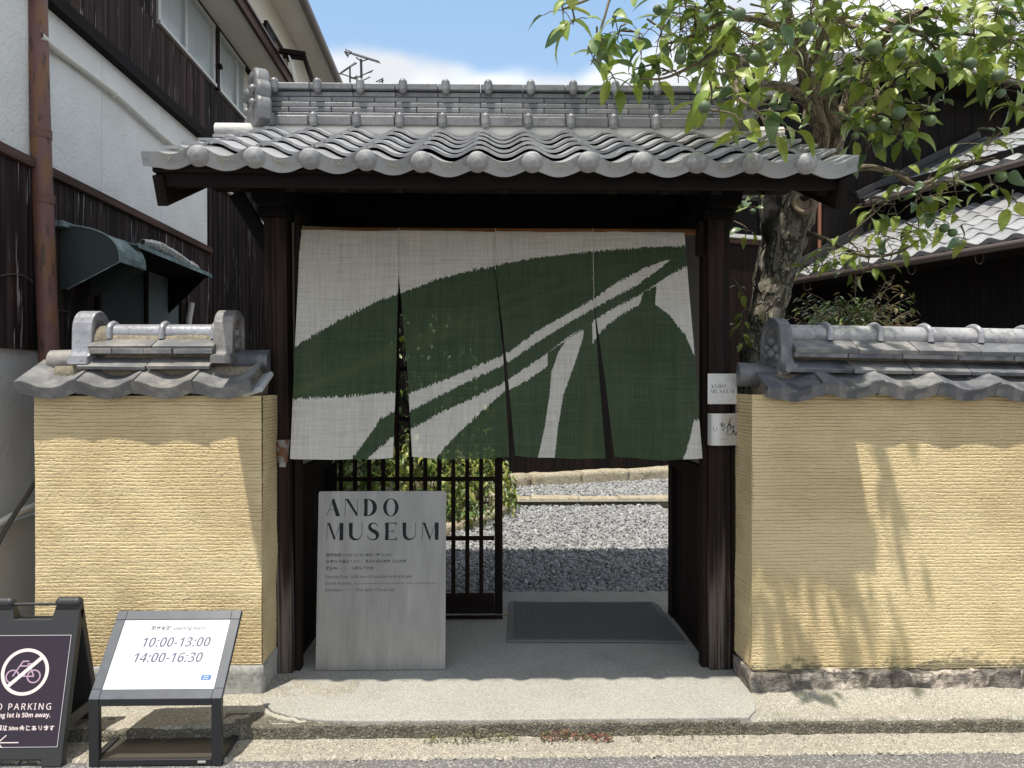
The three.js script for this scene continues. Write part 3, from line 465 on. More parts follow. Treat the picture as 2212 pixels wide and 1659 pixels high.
// ================= THE GATE =================
const gate = thing('wooden_gate', 'dark wooden gateway with a silver grey tiled roof', 'gate', [0.035, 0, -0.5]);
const ROOF = { x0: -1.503, x1: 1.573, z0: 0.735, y0: 2.440, z1: -0.44, y1: 2.945 };
const slope = Math.atan2(ROOF.y1 - ROOF.y0, ROOF.z0 - ROOF.z1), lift = (x) => 0.028 * Math.pow(clamp((0.0 - x) / 1.6), 2);
{
  const W = M.gateWood, D = M.gateDark;
  for (const [a, b] of [[-1.192, -1.075], [1.137, 1.252]]) {
    const m = (a + b) / 2;
    { const g = box(a, b, 0, 2.455, -0.115, 0, 'y', 0.004, a < 0 ? 0 : 0.26), q = g.attributes.position; for (let i = 0; i < q.count; i++) q.setX(i, q.getX(i) - 0.013 * q.getY(i) * (a < 0 ? 1 : 0.35)); part(gate, 'post', g, M.postWood); }
    part(gate, 'rear_post', box(a, b, 0, 2.45, -0.965, -0.865, 'y', 0.004), W); part(gate, 'prop_post', box(a < 0 ? -1.5 : 1.47, a < 0 ? -1.4 : 1.57, -0.05, 2.2, -1.95, -1.85, 'y', 0.004), W);
    const cap = poly([[-0.085, 0.0], [-0.085, 0.125], [-0.055, 0.16], [0.055, 0.16], [0.085, 0.125], [0.085, 0.0], [0.06, -0.03], [-0.06, -0.03]], 1.62, 0.004); part(gate, 'cross_beam', uvBox(cap.translate(m - 0.03 * (a < 0 ? 1 : 0.35), 2.475, -1.50), 'z'), D);
    part(gate, 'bracket_block', [box(m - 0.105, m + 0.05, 2.40, 2.445, -0.13, 0.06, 'z', 0.006)], D);
    if (a < 0) part(gate, 'strut', bar(V(m + (a < 0 ? -0.06 : 0.06), 2.22, -0.06), V(m + (a < 0 ? -0.25 : 0.25), 2.54, -0.06), 0.05, 0.07), D);
  }
  part(gate, 'jamb', box(1.2525, 1.282, 0, 1.58, -0.10, -0.012, 'y', 0.003, 0.4), M.innerWood);
  part(gate, 'jamb', box(-1.073, -1.043, 0, 2.45, -0.10, -0.035, 'y', 0.003), M.innerWood);
  part(gate, 'jamb', box(1.105, 1.135, 0, 2.45, -0.10, -0.035, 'y', 0.003), M.innerWood);
  // side walls of the passage: boards below, rail, plaster above
  for (const s of [-1, 1]) {
    const x = s < 0 ? -1.125 : 1.185, f = x - s * 0.022;
    for (let i = 0; i < 5; i++) { const z = -0.118 - i * 0.149; part(gate, 'side_board', box(x, f, 0.0, 0.985, z - 0.146, z, 'y', 0.003), M.innerWood); }
    part(gate, 'side_rail', box(x, f - s * 0.028, 0.988, 1.06, -0.862, -0.118, 'z', 0.004), W);
    part(gate, 'side_rail', box(x, f - s * 0.016, 0.0, 0.05, -0.861, -0.119, 'z', 0.004), W);
    part(gate, 'side_plaster', box(x, x - s * 0.012, 1.062, 2.44, -0.861, -0.12, 'z', 0), M.innerPlaster);
    part(gate, 'side_backing', box(x + s * 0.002, x + s * 0.03, 0, 2.45, -0.86, -0.121, 'y', 0), W);
  }
  // beams along the front and the back, and the frame for the sliding gate
  part(gate, 'eave_beam', box(-1.49, 1.56, 2.545, 2.655, -0.055, 0.055, 'x', 0.005), W);
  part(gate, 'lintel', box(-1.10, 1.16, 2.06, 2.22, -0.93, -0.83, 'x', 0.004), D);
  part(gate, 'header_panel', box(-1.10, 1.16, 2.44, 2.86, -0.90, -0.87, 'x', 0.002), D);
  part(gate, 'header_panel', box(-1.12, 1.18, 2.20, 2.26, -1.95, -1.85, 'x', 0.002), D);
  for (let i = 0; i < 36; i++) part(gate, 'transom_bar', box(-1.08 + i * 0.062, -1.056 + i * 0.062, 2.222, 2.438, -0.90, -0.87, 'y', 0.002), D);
  part(gate, 'threshold', box(-1.07, 0.04, 0.001, 0.014, -0.905, -0.86, 'x', 0.002), M.innerWood);
  part(gate, 'ridge_beam', box(-1.45, 1.52, 2.72, 2.84, -0.57, -0.45, 'x', 0.005), D);
  // rafters, eave boards and barge boards
  const a0 = V(0, 2.413, 0.635), a1 = V(0, 2.885, -0.47);
  for (let i = 0; i < 13; i++) { const x = -1.385 + i * 0.237; part(gate, 'rafter', bar(V(x, a0.y - 0.012 + lift(x) * 0.5, a0.z), V(x, a1.y, a1.z), 0.045, 0.055), W); part(gate, 'rafter', bar(V(x, 2.125, -2.1), V(x, 2.885, -0.53), 0.045, 0.055), D); }
  part(gate, 'eave_board', box(-1.46, 1.53, 2.388, 2.448, 0.65, 0.68, 'x', 0.003), W);
  part(gate, 'eave_board', box(-1.475, 1.545, 2.441, 2.468, 0.635, 0.71, 'x', 0.003), W);
  for (const x of [-1.455, 1.525]) part(gate, 'barge_board', [bar(V(x, 2.366, 0.68), V(x, 2.885, -0.50), 0.045, 0.13), bar(V(x, 2.06, -2.1), V(x, 2.885, -0.50), 0.045, 0.13)], W);
  part(gate, 'rod_bracket', [at(new RoundedBoxGeometry(0.05, 0.19, 0.05, 2, 0.02), 1.095, 2.305, -0.045), at(new RoundedBoxGeometry(0.035, 0.08, 0.05, 2, 0.015), 1.085, 2.36, -0.012)].map((g) => uvBox(g)), W);
  part(gate, 'rod_bracket', [at(new RoundedBoxGeometry(0.04, 0.16, 0.05, 2, 0.02), -1.052, 2.30, -0.045)].map((g) => uvBox(g)), W);
  // rusty galvanised cup nailed to the left post
  const cup = new THREE.CylinderGeometry(0.040, 0.026, 0.12, 14, 3, true, -Math.PI / 2, Math.PI); const cp = cup.attributes.position; for (let i = 0; i < cp.count; i++) cp.setZ(i, cp.getZ(i) * 0.6);
  const bracket = thing('metal_cup', 'rusty galvanised metal cup nailed to the left gate post', 'bracket', [-1.125, 1.17, 0.005]);
  part(bracket, 'cup', at(cup, -1.125, 1.175, 0.004), std({ map: colorTex(256, 256, (u, v) => { const r = smooth(0.45, 0.6, fbm(u, v, 4, 5, 4, 601)); return mix3([0.26, 0.26, 0.26], [0.17, 0.055, 0.022], r * 0.9); }, 1), roughness: 0.6 }));
  part(bracket, 'nail_plate', box(-1.142, -1.108, 1.09, 1.13, 0.0015, 0.006, 'y', 0.001), M.steel);
  part(bracket, 'nail', [at(new THREE.SphereGeometry(0.004, 8, 6), -1.137, 1.10, 0.007), at(new THREE.SphereGeometry(0.004, 8, 6), -1.112, 1.10, 0.007)], M.steel);
}
// ---- roof ----
{
  const deck = (za, ya, zb, yb) => { const g = new THREE.BoxGeometry(3.13, 0.02, Math.hypot(za - zb, ya - yb)); g.rotateX(Math.atan2(ya - yb, zb - za) * -1 + (za < zb ? 0 : 0)); return uvBox(g.translate(0.036, (ya + yb) / 2, (za + zb) / 2), 'x'); };
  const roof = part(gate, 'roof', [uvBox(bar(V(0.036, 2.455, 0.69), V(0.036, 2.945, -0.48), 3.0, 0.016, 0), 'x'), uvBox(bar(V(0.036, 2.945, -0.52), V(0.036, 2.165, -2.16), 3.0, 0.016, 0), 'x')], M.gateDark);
  const n = 13, w = (ROOF.x1 - ROOF.x0) / n, L = Math.hypot(ROOF.z0 - ROOF.z1, ROOF.y1 - ROOF.y0), rows = 6, ex = L / rows;
  const opt = { a: -0.11, b: 0.945, power: 1.15, n: 18 }, amp = 0.040, thick = 0.014, len = ex + 0.05;
  const tile = panTile(w, len, amp, thick, opt), verge = panTile(w, len, amp, thick, { ...opt, roll: false }), eave = panTile(w, len, amp, thick, { ...opt, apron: 0.054, lip: 0.008, disc: 0.0455 }), eaveVerge = panTile(w, len, amp, thick, { ...opt, roll: false, apron: 0.056, lip: 0.008 });
  for (let r = 0; r < rows; r++) for (let i = 0; i < n; i++) {
    const x = ROOF.x0 + i * w + sinks(0.004), s = r * ex - (r ? 0.0 : 0.012), dark = smooth(0.55, 1.35, x) > rnd();
    const mats = dark ? M.lichen : M.silver, m = mats[Math.floor(rnd() * mats.length)];
    const z = ROOF.z0 - s * Math.cos(slope), y = ROOF.y0 + s * Math.sin(slope) + 0.046 + lift(x) * (1 - 0.6 * r / rows) + (i === 5 ? -0.003 : 0) + (r ? 0.004 : 0) + sinks(0.003);
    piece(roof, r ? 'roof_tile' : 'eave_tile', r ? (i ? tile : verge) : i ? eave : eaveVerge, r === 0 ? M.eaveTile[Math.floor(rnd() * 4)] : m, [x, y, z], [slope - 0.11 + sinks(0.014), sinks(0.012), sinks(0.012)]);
    if (!r && i < 11) { // lichen on the aprons
      const list = []; for (let k = 0; k < 46; k++) { const tt = 0.5 + (rnd() + rnd() - 1) * 0.2, g = new THREE.IcosahedronGeometry(rr(0.0012, 0.0042), 0); g.scale(1, 0.7, 0.5); list.push(at(g, x + tt * w, y - 0.026 + (rnd() + rnd() - 1) * 0.018 + 0.05 * Math.pow(0.5 + 0.5 * Math.cos(6.283 * tt), 0.85), z + 0.016, rnd() * 3, 0, rnd() * 3)); }
      part(roof, 'lichen', list, M.moss, 'stuff');
    }
  }
  // rear slope as one sheet of waves
  { const g = new THREE.PlaneGeometry(1, 1, 13 * 10, 24), p = g.attributes.position; for (let i = 0; i < p.count; i++) { const u = p.getX(i) + 0.5, v = p.getY(i) + 0.5; p.setXYZ(i, lerp(ROOF.x0, ROOF.x1, u), lerp(2.19, 2.98, v) + 0.05 * Math.pow(0.5 + 0.5 * Math.cos(u * 13 * 6.283), 0.85) + 0.015 * ((v * 9) % 1), lerp(-2.2, -0.5, v)); } g.computeVertexNormals(); part(roof, 'rear_tiles', uvBox(g, 'z', 0), M.silver[0], 'stuff'); }
  // lime-white rolls closing the top of each trough
  part(roof, 'top_roll', (() => { const g = new THREE.CylinderGeometry(0.042, 0.042, 3.30, 16, 1).rotateZ(Math.PI / 2).translate(0.03, 2.992, -0.41); return uvBox(g, 'x', 0); })(), M.limeRoll);
  // ridge
  const rx0 = -1.345, rx1 = 1.42, zr = -0.40;
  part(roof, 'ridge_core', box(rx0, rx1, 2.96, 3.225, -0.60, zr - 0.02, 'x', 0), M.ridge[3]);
  const pitch = 0.2465, nub = (() => { const g = new THREE.CapsuleGeometry(0.025, 0.038, 5, 14); return uvBox(g, 'y', 0); })();
  for (let i = 0; i < 12; i++) {
    const x = rx0 + 0.02 + i * pitch, x2 = Math.min(rx1, x + pitch);
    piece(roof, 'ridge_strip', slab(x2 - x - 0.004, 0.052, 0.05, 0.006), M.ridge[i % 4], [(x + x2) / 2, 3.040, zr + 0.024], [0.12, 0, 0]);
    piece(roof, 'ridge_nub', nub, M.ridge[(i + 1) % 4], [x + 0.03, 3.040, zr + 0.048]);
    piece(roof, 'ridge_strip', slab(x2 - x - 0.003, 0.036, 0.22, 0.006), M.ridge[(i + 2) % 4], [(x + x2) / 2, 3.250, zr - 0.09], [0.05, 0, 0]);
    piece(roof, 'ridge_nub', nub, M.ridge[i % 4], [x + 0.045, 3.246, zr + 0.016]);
  }
  const brick = slab(pitch - 0.004, 0.0270, 0.06, 0.004);
  for (let r = 0; r < 5; r++) for (let i = -1; i < 12; i++) {
    let a = rx0 + 0.02 + i * pitch + (r % 2 ? pitch / 2 : 0), b = a + pitch; a = Math.max(a, rx0); b = Math.min(b, rx1); if (b - a < 0.03) continue;
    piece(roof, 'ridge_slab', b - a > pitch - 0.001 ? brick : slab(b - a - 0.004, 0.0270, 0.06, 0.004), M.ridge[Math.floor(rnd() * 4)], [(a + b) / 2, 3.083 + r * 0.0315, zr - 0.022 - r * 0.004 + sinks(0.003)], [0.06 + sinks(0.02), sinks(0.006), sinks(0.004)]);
  }
  // ornamental end tiles: stacked cloud scrolls
  for (const s of [-1, 1]) {
    const cx = s < 0 ? rx0 - 0.005 : rx1 + 0.005, lobes = [[0.0, 0.00, 0.16, 0.085], [0.0, 0.115, 0.15, 0.085], [0.0, 0.215, 0.105, 0.06]], list = [];
    const sh = new THREE.Shape(); sh.moveTo(-0.16, -0.07); sh.quadraticCurveTo(-0.2, 0.02, -0.15, 0.06); sh.quadraticCurveTo(-0.2, 0.13, -0.12, 0.17); sh.quadraticCurveTo(-0.11, 0.27, 0, 0.275); sh.quadraticCurveTo(0.11, 0.27, 0.12, 0.17); sh.quadraticCurveTo(0.2, 0.13, 0.15, 0.06); sh.quadraticCurveTo(0.2, 0.02, 0.16, -0.07); sh.quadraticCurveTo(0, -0.11, -0.16, -0.07);
    const g = new THREE.ExtrudeGeometry(sh, { depth: 0.05, bevelEnabled: true, bevelSize: 0.022, bevelThickness: 0.022, bevelSegments: 4, curveSegments: 12, bevelOffset: -0.012 });
    list.push(g); for (const [, y, rx, ry] of lobes) { const b = new THREE.SphereGeometry(1, 18, 12); b.scale(rx, ry, 0.062); list.push(b.translate(0, y, 0.03)); }
    for (const [x, y, r] of [[0.1, 0.115, 0.03], [-0.1, 0.115, 0.03], [0.1, 0.03, 0.026], [-0.1, 0.03, 0.026], [0, 0.11, 0.04]]) list.push(at(new THREE.SphereGeometry(r, 10, 8), x, y, 0.082));
    const o = uvBox(merge(list), 'y', 0); o.rotateY(s < 0 ? -Math.PI / 2 : Math.PI / 2);
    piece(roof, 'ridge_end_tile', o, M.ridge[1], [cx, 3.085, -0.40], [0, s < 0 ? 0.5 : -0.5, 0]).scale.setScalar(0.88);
  }
}
// ---- lattice gate, slid to the left ----
{
  const t = thing('lattice_gate', 'dark sliding lattice gate pushed to the left half of the gateway', 'gate', [-0.52, 0, -0.95]);
  const W = M.innerWood, z0 = -0.965, z1 = -0.93;
  part(t, 'stile', box(-0.012, 0.040, 0.012, 2.055, z0, z1, 'y', 0.003), W); part(t, 'stile', box(-1.10, -1.045, 0.012, 2.055, z0, z1, 'y', 0.003), W);
  part(t, 'bottom_rail', box(-1.044, -0.013, 0.014, 0.145, z0 + 0.002, z1 - 0.002, 'x', 0.003), W); part(t, 'top_rail', box(-1.044, -0.013, 1.98, 2.053, z0 + 0.002, z1 - 0.002, 'x', 0.003), W);
  for (const y of [0.507, 0.897, 1.29, 1.62]) part(t, 'cross_rail', box(-1.044, -0.013, y - 0.014, y + 0.014, z0 + 0.005, z1 - 0.014, 'x', 0.002), W);
  for (let i = 0; i < 11; i++) { const x = -0.100 - i * 0.0915; part(t, 'lattice_bar', box(x - 0.0135, x + 0.0135, 0.147, 1.978, z1 - 0.013, z1 + 0.004, 'y', 0.002), W); }
  part(t, 'rail_ring', at(new THREE.TorusGeometry(0.012, 0.004, 8, 14), -1.07, 1.02, -0.925), M.steel);
}
single('door_rail', box(0.042, 0.14, 0.001, 0.007, -0.945, -0.93, 'x', 0.001), M.brass, 'thin brass floor rail beside the foot of the lattice gate', 'rail');

// ---- rod and noren ----
const rodY = 2.345, rodZ = -0.05;
single('curtain_rod', uvBox(new THREE.CylinderGeometry(0.0165, 0.0165, 2.16, 14).rotateZ(Math.PI / 2).translate(0.025, rodY, rodZ), 'x'), M.rod, 'orange brown wooden rod carrying the printed gateway curtain', 'curtain rod');
{
  const X0 = -1.16, X1 = 1.16, Y0 = 1.11, Y1 = 2.38, w = 1536, h = 840, c = document.createElement('canvas'); c.width = w; c.height = h; const k = c.getContext('2d');
  const PX = ([x, y]) => [(x - X0) / (X1 - X0) * w, (Y1 - y) / (Y1 - Y0) * h];
  const fill = (col, pts) => { k.fillStyle = col; k.beginPath(); pts.map(PX).forEach(([x, y], i) => (i ? k.lineTo(x, y) : k.moveTo(x, y))); k.closePath(); k.fill(); };
  const upper = [[-1.16, 1.65], [-1.05, 1.72], [-0.93, 1.80], [-0.80, 1.88], [-0.64, 1.96], [-0.50, 2.01], [-0.32, 2.08], [-0.13, 2.13], [0.01, 2.16], [0.22, 2.20], [0.48, 2.23], [0.69, 2.25], [1.16, 2.275]];
  const w1top = [[0.93, 2.19], [0.88, 2.18], [0.76, 2.13], [0.63, 2.06], [0.52, 1.98], [0.38, 1.90], [0.22, 1.81], [0.06, 1.69], [-0.06, 1.64], [-0.24, 1.56], [-0.49, 1.465]];
  const w1bot = [[0.93, 2.19], [0.88, 2.15], [0.76, 2.06], [0.61, 1.98], [0.52, 1.93], [0.38, 1.85], [0.22, 1.75], [0.06, 1.64], [-0.13, 1.55], [-0.29, 1.47], [-0.49, 1.365]];
  const stem = [[1.16, 2.22], [0.96, 2.13], [0.85, 2.06], [0.78, 2.01], [0.63, 1.93], [0.52, 1.86], [0.45, 1.82], [0.37, 1.77], [0.27, 1.69], [0.03, 1.53], [-0.13, 1.45], [-0.29, 1.38], [-0.49, 1.265]];
  k.fillStyle = '#fff'; k.fillRect(0, 0, w, h);
  fill('#000', [...upper, [1.16, 2.2], ...w1top, [-0.49, 1.485], [-0.54, 1.487], [-0.70, 1.47], [-0.83, 1.46], [-1.04, 1.45], [-1.16, 1.435]]);
  fill('#000', [[1.16, 2.275], ...w1bot, ...stem.slice().reverse()]);
  fill('#000', [[-0.49, 1.41], [-0.60, 1.35], [-0.62, 1.31], [-0.78, 1.10], [-0.71, 1.10], [-0.49, 1.30]]);
  fill('#000', [[0.27, 1.69], [0.27, 1.62], [0.15, 1.54], [0.03, 1.48], [-0.06, 1.40], [-0.18, 1.29], [-0.26, 1.21], [-0.36, 1.08], [1.16, 1.08], [1.16, 1.65], [1.04, 1.69], [1.00, 1.79], [0.92, 1.89], [0.84, 1.95], [0.85, 2.05], [0.78, 2.01], [0.52, 1.86], [0.45, 1.82], [0.37, 1.76]]);
  fill('#fff', [[0.78, 2.01], [0.76, 1.95], [0.67, 1.90], [0.59, 1.84], [0.54, 1.79], [0.505, 1.74], [0.505, 1.855], [0.61, 1.922]]);
  fill('#fff', [[1.16, 2.22], [1.04, 2.17], [0.85, 2.05], [0.84, 1.95], [0.92, 1.89], [1.00, 1.79], [1.04, 1.69], [1.16, 1.60]]);
  fill('#fff', [[1.035, 1.34], [1.16, 1.33], [1.16, 1.08], [0.945, 1.08], [1.005, 1.23]]);
  fill('#fff', [[0.365, 1.755], [0.45, 1.812], [0.462, 1.80], [0.45, 1.75], [0.41, 1.63], [0.35, 1.47], [0.32, 1.29], [0.295, 1.08], [0.195, 1.08], [0.25, 1.29], [0.28, 1.47], [0.29, 1.59], [0.33, 1.70]]);
  const src = k.getImageData(0, 0, w, h).data;
  const shade = (x, y) => { const a = [[-1.1, 1.46, 0.7, 2.16], [-1.1, 1.46, 0.3, 2.09], [0.5, 1.45, 0.47, 1.15], [-0.1, 1.3, 0.2, 1.6]]; let s = 0; for (const [x0, y0, x1, y1] of a) { const dx = x1 - x0, dy = y1 - y0, t = clamp(((x - x0) * dx + (y - y0) * dy) / (dx * dx + dy * dy)), d = Math.hypot(x - x0 - t * dx, y - y0 - t * dy); s += smooth(0.03, 0.008, d); } return s; };
  const d = new Uint8Array(w * h * 4);
  for (let j = 0; j < h; j++) for (let i = 0; i < w; i++) {
    const comb = (hash(Math.floor(i / 3), 5, 1) - 0.5) * 9 * (0.5 + hash(Math.floor(i / 31), 7, 1)), jj = clamp(Math.round(j + comb), 0, h - 1), ii = clamp(Math.round(i + (hash(j, 3, 9) - 0.5) * 2), 0, w - 1), wht = src[(jj * w + ii) * 4] / 255;
    const u = i / w, v = j / h, hor = fbm(u, v, 18, 420, 2, 611), ver = fbm(u, v, 620, 10, 2, 613), th = (hor + ver) / 2, slubH = smooth(0.70, 0.78, fbm(u, v, 20, 260, 2, 617)), slubV = smooth(0.70, 0.78, fbm(u, v, 340, 14, 2, 619)), bl = fbm(u, v, 7, 6, 4, 621);
    const lin = mix3(mix3([0.74, 0.70, 0.625], [0.86, 0.83, 0.755], smooth(0.33, 0.66, th)), [0.27, 0.235, 0.185], clamp(slubH * 0.16 + slubV * 0.14));
    const x = lerp(X0, X1, u), y = lerp(Y1, Y0, v);
    const gr = mix3(mix3([0.052, 0.086, 0.045], [0.088, 0.130, 0.072], smooth(0.3, 0.7, th * 0.7 + bl * 0.3)), [0.10, 0.135, 0.06], clamp(shade(x, y) * 0.4));
    const cc = mix3(gr, lin, wht), o = ((h - 1 - j) * w + i) * 4; d[o] = toS(cc[0]); d[o + 1] = toS(cc[1]); d[o + 2] = toS(cc[2]); d[o + 3] = 255;
  }
  const map = new THREE.DataTexture(d, w, h); map.colorSpace = THREE.SRGBColorSpace; map.magFilter = THREE.LinearFilter; map.needsUpdate = true;
  const cloth = phys({ map, roughness: 0.9, transmission: 0.28, thickness: 0, transparent: true, opacity: 0.85, specularIntensity: 0.15, bumpMap: greyTex(512, 512, (u, v) => (fbm(u, v, 10, 150, 2, 631) + fbm(u, v, 150, 10, 2, 633)) / 2, 0.4), bumpScale: 0.0012 });
  cloth.bumpMap.repeat.set(4, 3);
  const t = thing('noren_curtain', 'linen gateway curtain in four panels printed with a large green leaf', 'curtain', [0, 2.345, -0.05]);
  // per panel: left and right edge at the top, at the slit's head, half way and at the hem; heights of slit heads and hems
  const P = [[[-1.041, -0.5185, 2.363, 2.358], [-1.050, -0.530, 1.146, 1.150], [-1.052, -0.521], 9, 2.10, 0.0], [[-0.5175, -0.007, 2.358, 2.355], [-0.437, 0.066, 1.150, 1.150], [-0.468, 0.040], 2.10, 2.136, 1.7], [[-0.006, 0.5155, 2.355, 2.355], [0.097, 0.559, 1.158, 1.146], [0.055, 0.537], 2.136, 1.965, 3.1], [[0.5165, 1.005, 2.355, 2.354], [0.612, 1.072, 1.150, 1.140], [0.572, 1.047], 1.965, 9, 4.4]];
  for (const [top, hem, mid, sl, sr, ph] of P) {
    const nx = 26, ny = 56, pos = [], uv = [], idx = [];
    const edge = (a, m, b, y, s) => { const yy = Math.min(s, 2.36), k1 = clamp((yy - y) / (yy - 1.15)); const k = Math.pow(k1, 0.9), q = k1 < 0.5 ? lerp(a, m, k1 * 2) : lerp(m, b, k1 * 2 - 1); return lerp(q, lerp(a, b, k), 0.3); };
    for (let j = 0; j <= ny; j++) for (let i = 0; i <= nx; i++) {
      const v = j / ny, u = i / nx, y = lerp(lerp(top[2], top[3], u), lerp(hem[2], hem[3], u) - 0.010 * Math.sin(u * 3.14), v), x = lerp(edge(top[0], mid[0], hem[0], y, sl), edge(top[1], mid[1], hem[1], y, sr), u);
      const fold = (0.022 * Math.sin(u * 7.5 + ph * 2 + v * 1.2) + 0.010 * Math.sin(u * 15 + ph + v * 2) + 0.02 * (fbm3(u * 3.2 + ph, v * 1.1, ph, 2, 6) - 0.5)) * Math.pow(v, 0.7), crease = 0.004 * (fbm3(x * 9, y * 22, ph, 3, 3) - 0.5) * (1 + 2 * smooth(0.12, 0.0, v));
      const z = rodZ + 0.019 + 0.135 * Math.pow(v, 1.5) + fold + crease - (v < 0.012 ? 0.012 : 0);
      pos.push(x, y, z); uv.push((x - X0) / (X1 - X0), (y - Y0) / (Y1 - Y0));
    }
    for (let j = 0; j < ny; j++) for (let i = 0; i < nx; i++) { const a = j * (nx + 1) + i, b = a + nx + 1; idx.push(a, b, a + 1, a + 1, b, b + 1); }
    const g = new THREE.BufferGeometry(); g.setAttribute('position', new THREE.Float32BufferAttribute(pos, 3)); g.setAttribute('uv', new THREE.Float32BufferAttribute(uv, 2)); g.setIndex(idx); g.computeVertexNormals();
    part(t, 'cloth_panel', g, cloth);
  }
  const thread = std({ color: C(0.6, 0.57, 0.5), roughness: 1 });
  for (const [x, y0] of [[-0.518, 2.10], [-0.0065, 2.136], [0.516, 1.965]]) { const list = []; for (let y = 2.35; y > y0; y -= 0.014) list.push(at(new THREE.CapsuleGeometry(0.0018, 0.009, 2, 5), x + sinks(0.003), y, rodZ + 0.024 + 0.135 * Math.pow((2.357 - y) / 1.21, 1.5) + 0.012 * Math.pow((2.357 - y) / 1.21, 0.8), 0, 0, sinks(1.0))); part(t, 'seam_stitching', list, thread); }
}

// ================= HOUSE ON THE LEFT =================
const HX = -2.6, TURN = THREE.MathUtils.degToRad(1.58), PIVOT = V(-2.6, 0, -0.4), Yax = V(0, 1, 0);   // the house stands a little askew to the gate
const onH = (px, py, x) => { const o = camP.clone().sub(PIVOT).applyAxisAngle(Yax, -TURN).add(PIVOT), r = rayTo(px, py).applyAxisAngle(Yax, -TURN); return r.multiplyScalar((x - o.x) / r.x).add(o); };
const farH = (px, py, d) => far(px, py, d).sub(PIVOT).applyAxisAngle(Yax, -TURN).add(PIVOT);
{
  const t = thing('town_house', 'two storey house on the left with dark boards and white plaster', 'house', [HX, 0, -3]);
  const zF = 0.42, zB = -10.5;
  t.position.sub(PIVOT).applyAxisAngle(Yax, TURN).add(PIVOT); t.rotation.y = TURN;
  part(t, 'house_core', box(-7.5, HX - 0.03, -0.2, 6.1, zB, zF - 0.03, 'y', 0), M.greyRender);
  // grey rendered foot of the wall, bulging out where it meets the ground
  part(t, 'foot_wall', box(HX - 0.02, HX, 0.5, 1.715, zB, zF, 'y', 0), M.greyRender);
  part(t, 'foot_wall', roughBox(HX - 0.02, HX + 0.035, -0.15, 0.80, -2, zF, 0.05, 0.012, 160, 4), M.greyRender);
  // weathered boards of the lower storey
  const boards = (y0, y1, za, zb, w, x, mats) => { let z = za, i = 0; while (z > zb + 0.01) { const ww = Math.min(w * rr(0.85, 1.15), z - zb), d = rr(0, 0.005), s = rnd(); part(t, 'board', box(x, x + 0.016 + d, y0, y1, z - ww + 0.002, z - 0.002, 'y', 0.003), mats[s < 0.5 ? 0 : s < 0.75 ? 1 : 2]); z -= ww; i++; } };
  const FW = [M.flakeWood, M.flakeWoodB, M.flakeWoodC];
  boards(1.715, 2.72, zF, -2.98, 0.155, HX + 0.002, FW);
  // middle band of white plaster, panel joints recessed
  let zz = zF; for (const zj of [-1.05, -1.98, -2.98]) { part(t, 'plaster_panel', box(HX - 0.02, HX + 0.004, 2.775, 3.70, zj + 0.002, zz - 0.002, 'y', 0.001), M.whitePlaster); zz = zj; }
  part(t, 'trim', bar(V(HX + 0.022, 2.748, zF), V(HX + 0.022, 2.742, -3.0), 0.05, 0.052), M.brownTrim);
  part(t, 'corner_post', box(HX + 0.002, HX + 0.026, 1.2, 3.69, -3.03, -2.985, 'y', 0.002), M.flakeWood);
  part(t, 'drip_board', [bar(V(HX + 0.03, 3.745, zF), V(HX + 0.03, 3.735, -6), 0.075, 0.085)], M.gateDark);
  // ribbed dark boarding of the rear half
  { const list = []; for (let i = 0; i < 90; i++) { const z = -3.035 - i * 0.062; list.push(box(HX + 0.002, HX + 0.012 + 0.008 * (i % 2), 0.6, 3.70, z - 0.058, z, 'y', 0.002)); } part(t, 'ribbed_boarding', list, M.flakeWoodB, 'stuff'); }
  // upper storey boards up to the window sill
  boards(3.785, 4.285, zF, -5.6, 0.15, HX + 0.014, FW);
  boards(4.288, 4.875, zF, -1.83, 0.15, HX + 0.012, FW);
  // sliding windows of the upper storey
  const win = (za, zb, mids) => {
    const f = part(t, 'window', [box(HX - 0.02, HX + 0.06, 4.287, 4.318, zb, za, 'z', 0.003), box(HX - 0.02, HX + 0.05, 4.83, 4.865, zb, za, 'z', 0.003), box(HX - 0.02, HX + 0.045, 4.318, 4.83, za - 0.045, za, 'y', 0.003), box(HX - 0.02, HX + 0.045, 4.318, 4.83, zb, zb + 0.045, 'y', 0.003)], M.aluFrame);
    const e = [za - 0.045, ...mids, zb + 0.045];
    for (let i = 0; i < e.length - 1; i++) part(f, 'pane', box(HX - 0.005 + 0.012 * (i % 2), HX + 0.012 * (i % 2), 4.319, 4.829, e[i + 1], e[i], 'y', 0), M.glass);
    for (const z of mids) part(f, 'sash_bar', box(HX, HX + 0.03, 4.318, 4.83, z - 0.022, z + 0.022, 'y', 0.003), M.aluFrame);
  };
  win(-1.845, -3.09, [-2.44]); win(-3.19, -3.98, [-3.78]);
  part(t, 'window_post', box(HX, HX + 0.055, 4.29, 4.88, -3.185, -3.095, 'y', 0.003), M.gateWood);
  part(t, 'pipe_bracket', box(HX + 0.05, HX + 0.09, 4.48, 4.52, -3.16, -3.11, 'y', 0.003), M.gateWood);
  part(t, 'upper_wall', box(HX - 0.02, HX, 4.3, 4.88, -10, -4.0, 'y', 0), M.creamWall);
  // eave over the windows: pale soffit, brown fascia, roof edge
  part(t, 'lintel', box(HX, HX + 0.04, 4.868, 4.905, -10, zF, 'z', 0.003), M.gateWood);
  for (let i = 0; i < 8; i++) { const z = zF - i * 1.35; part(t, 'soffit_panel', box(HX, -2.235, 4.905, 4.92, z - 1.346, z, 'z', 0.001), M.soffit); }
  part(t, 'fascia', box(-2.235, -2.20, 4.86, 4.955, zB, zF, 'z', 0.004), M.brownTrim);
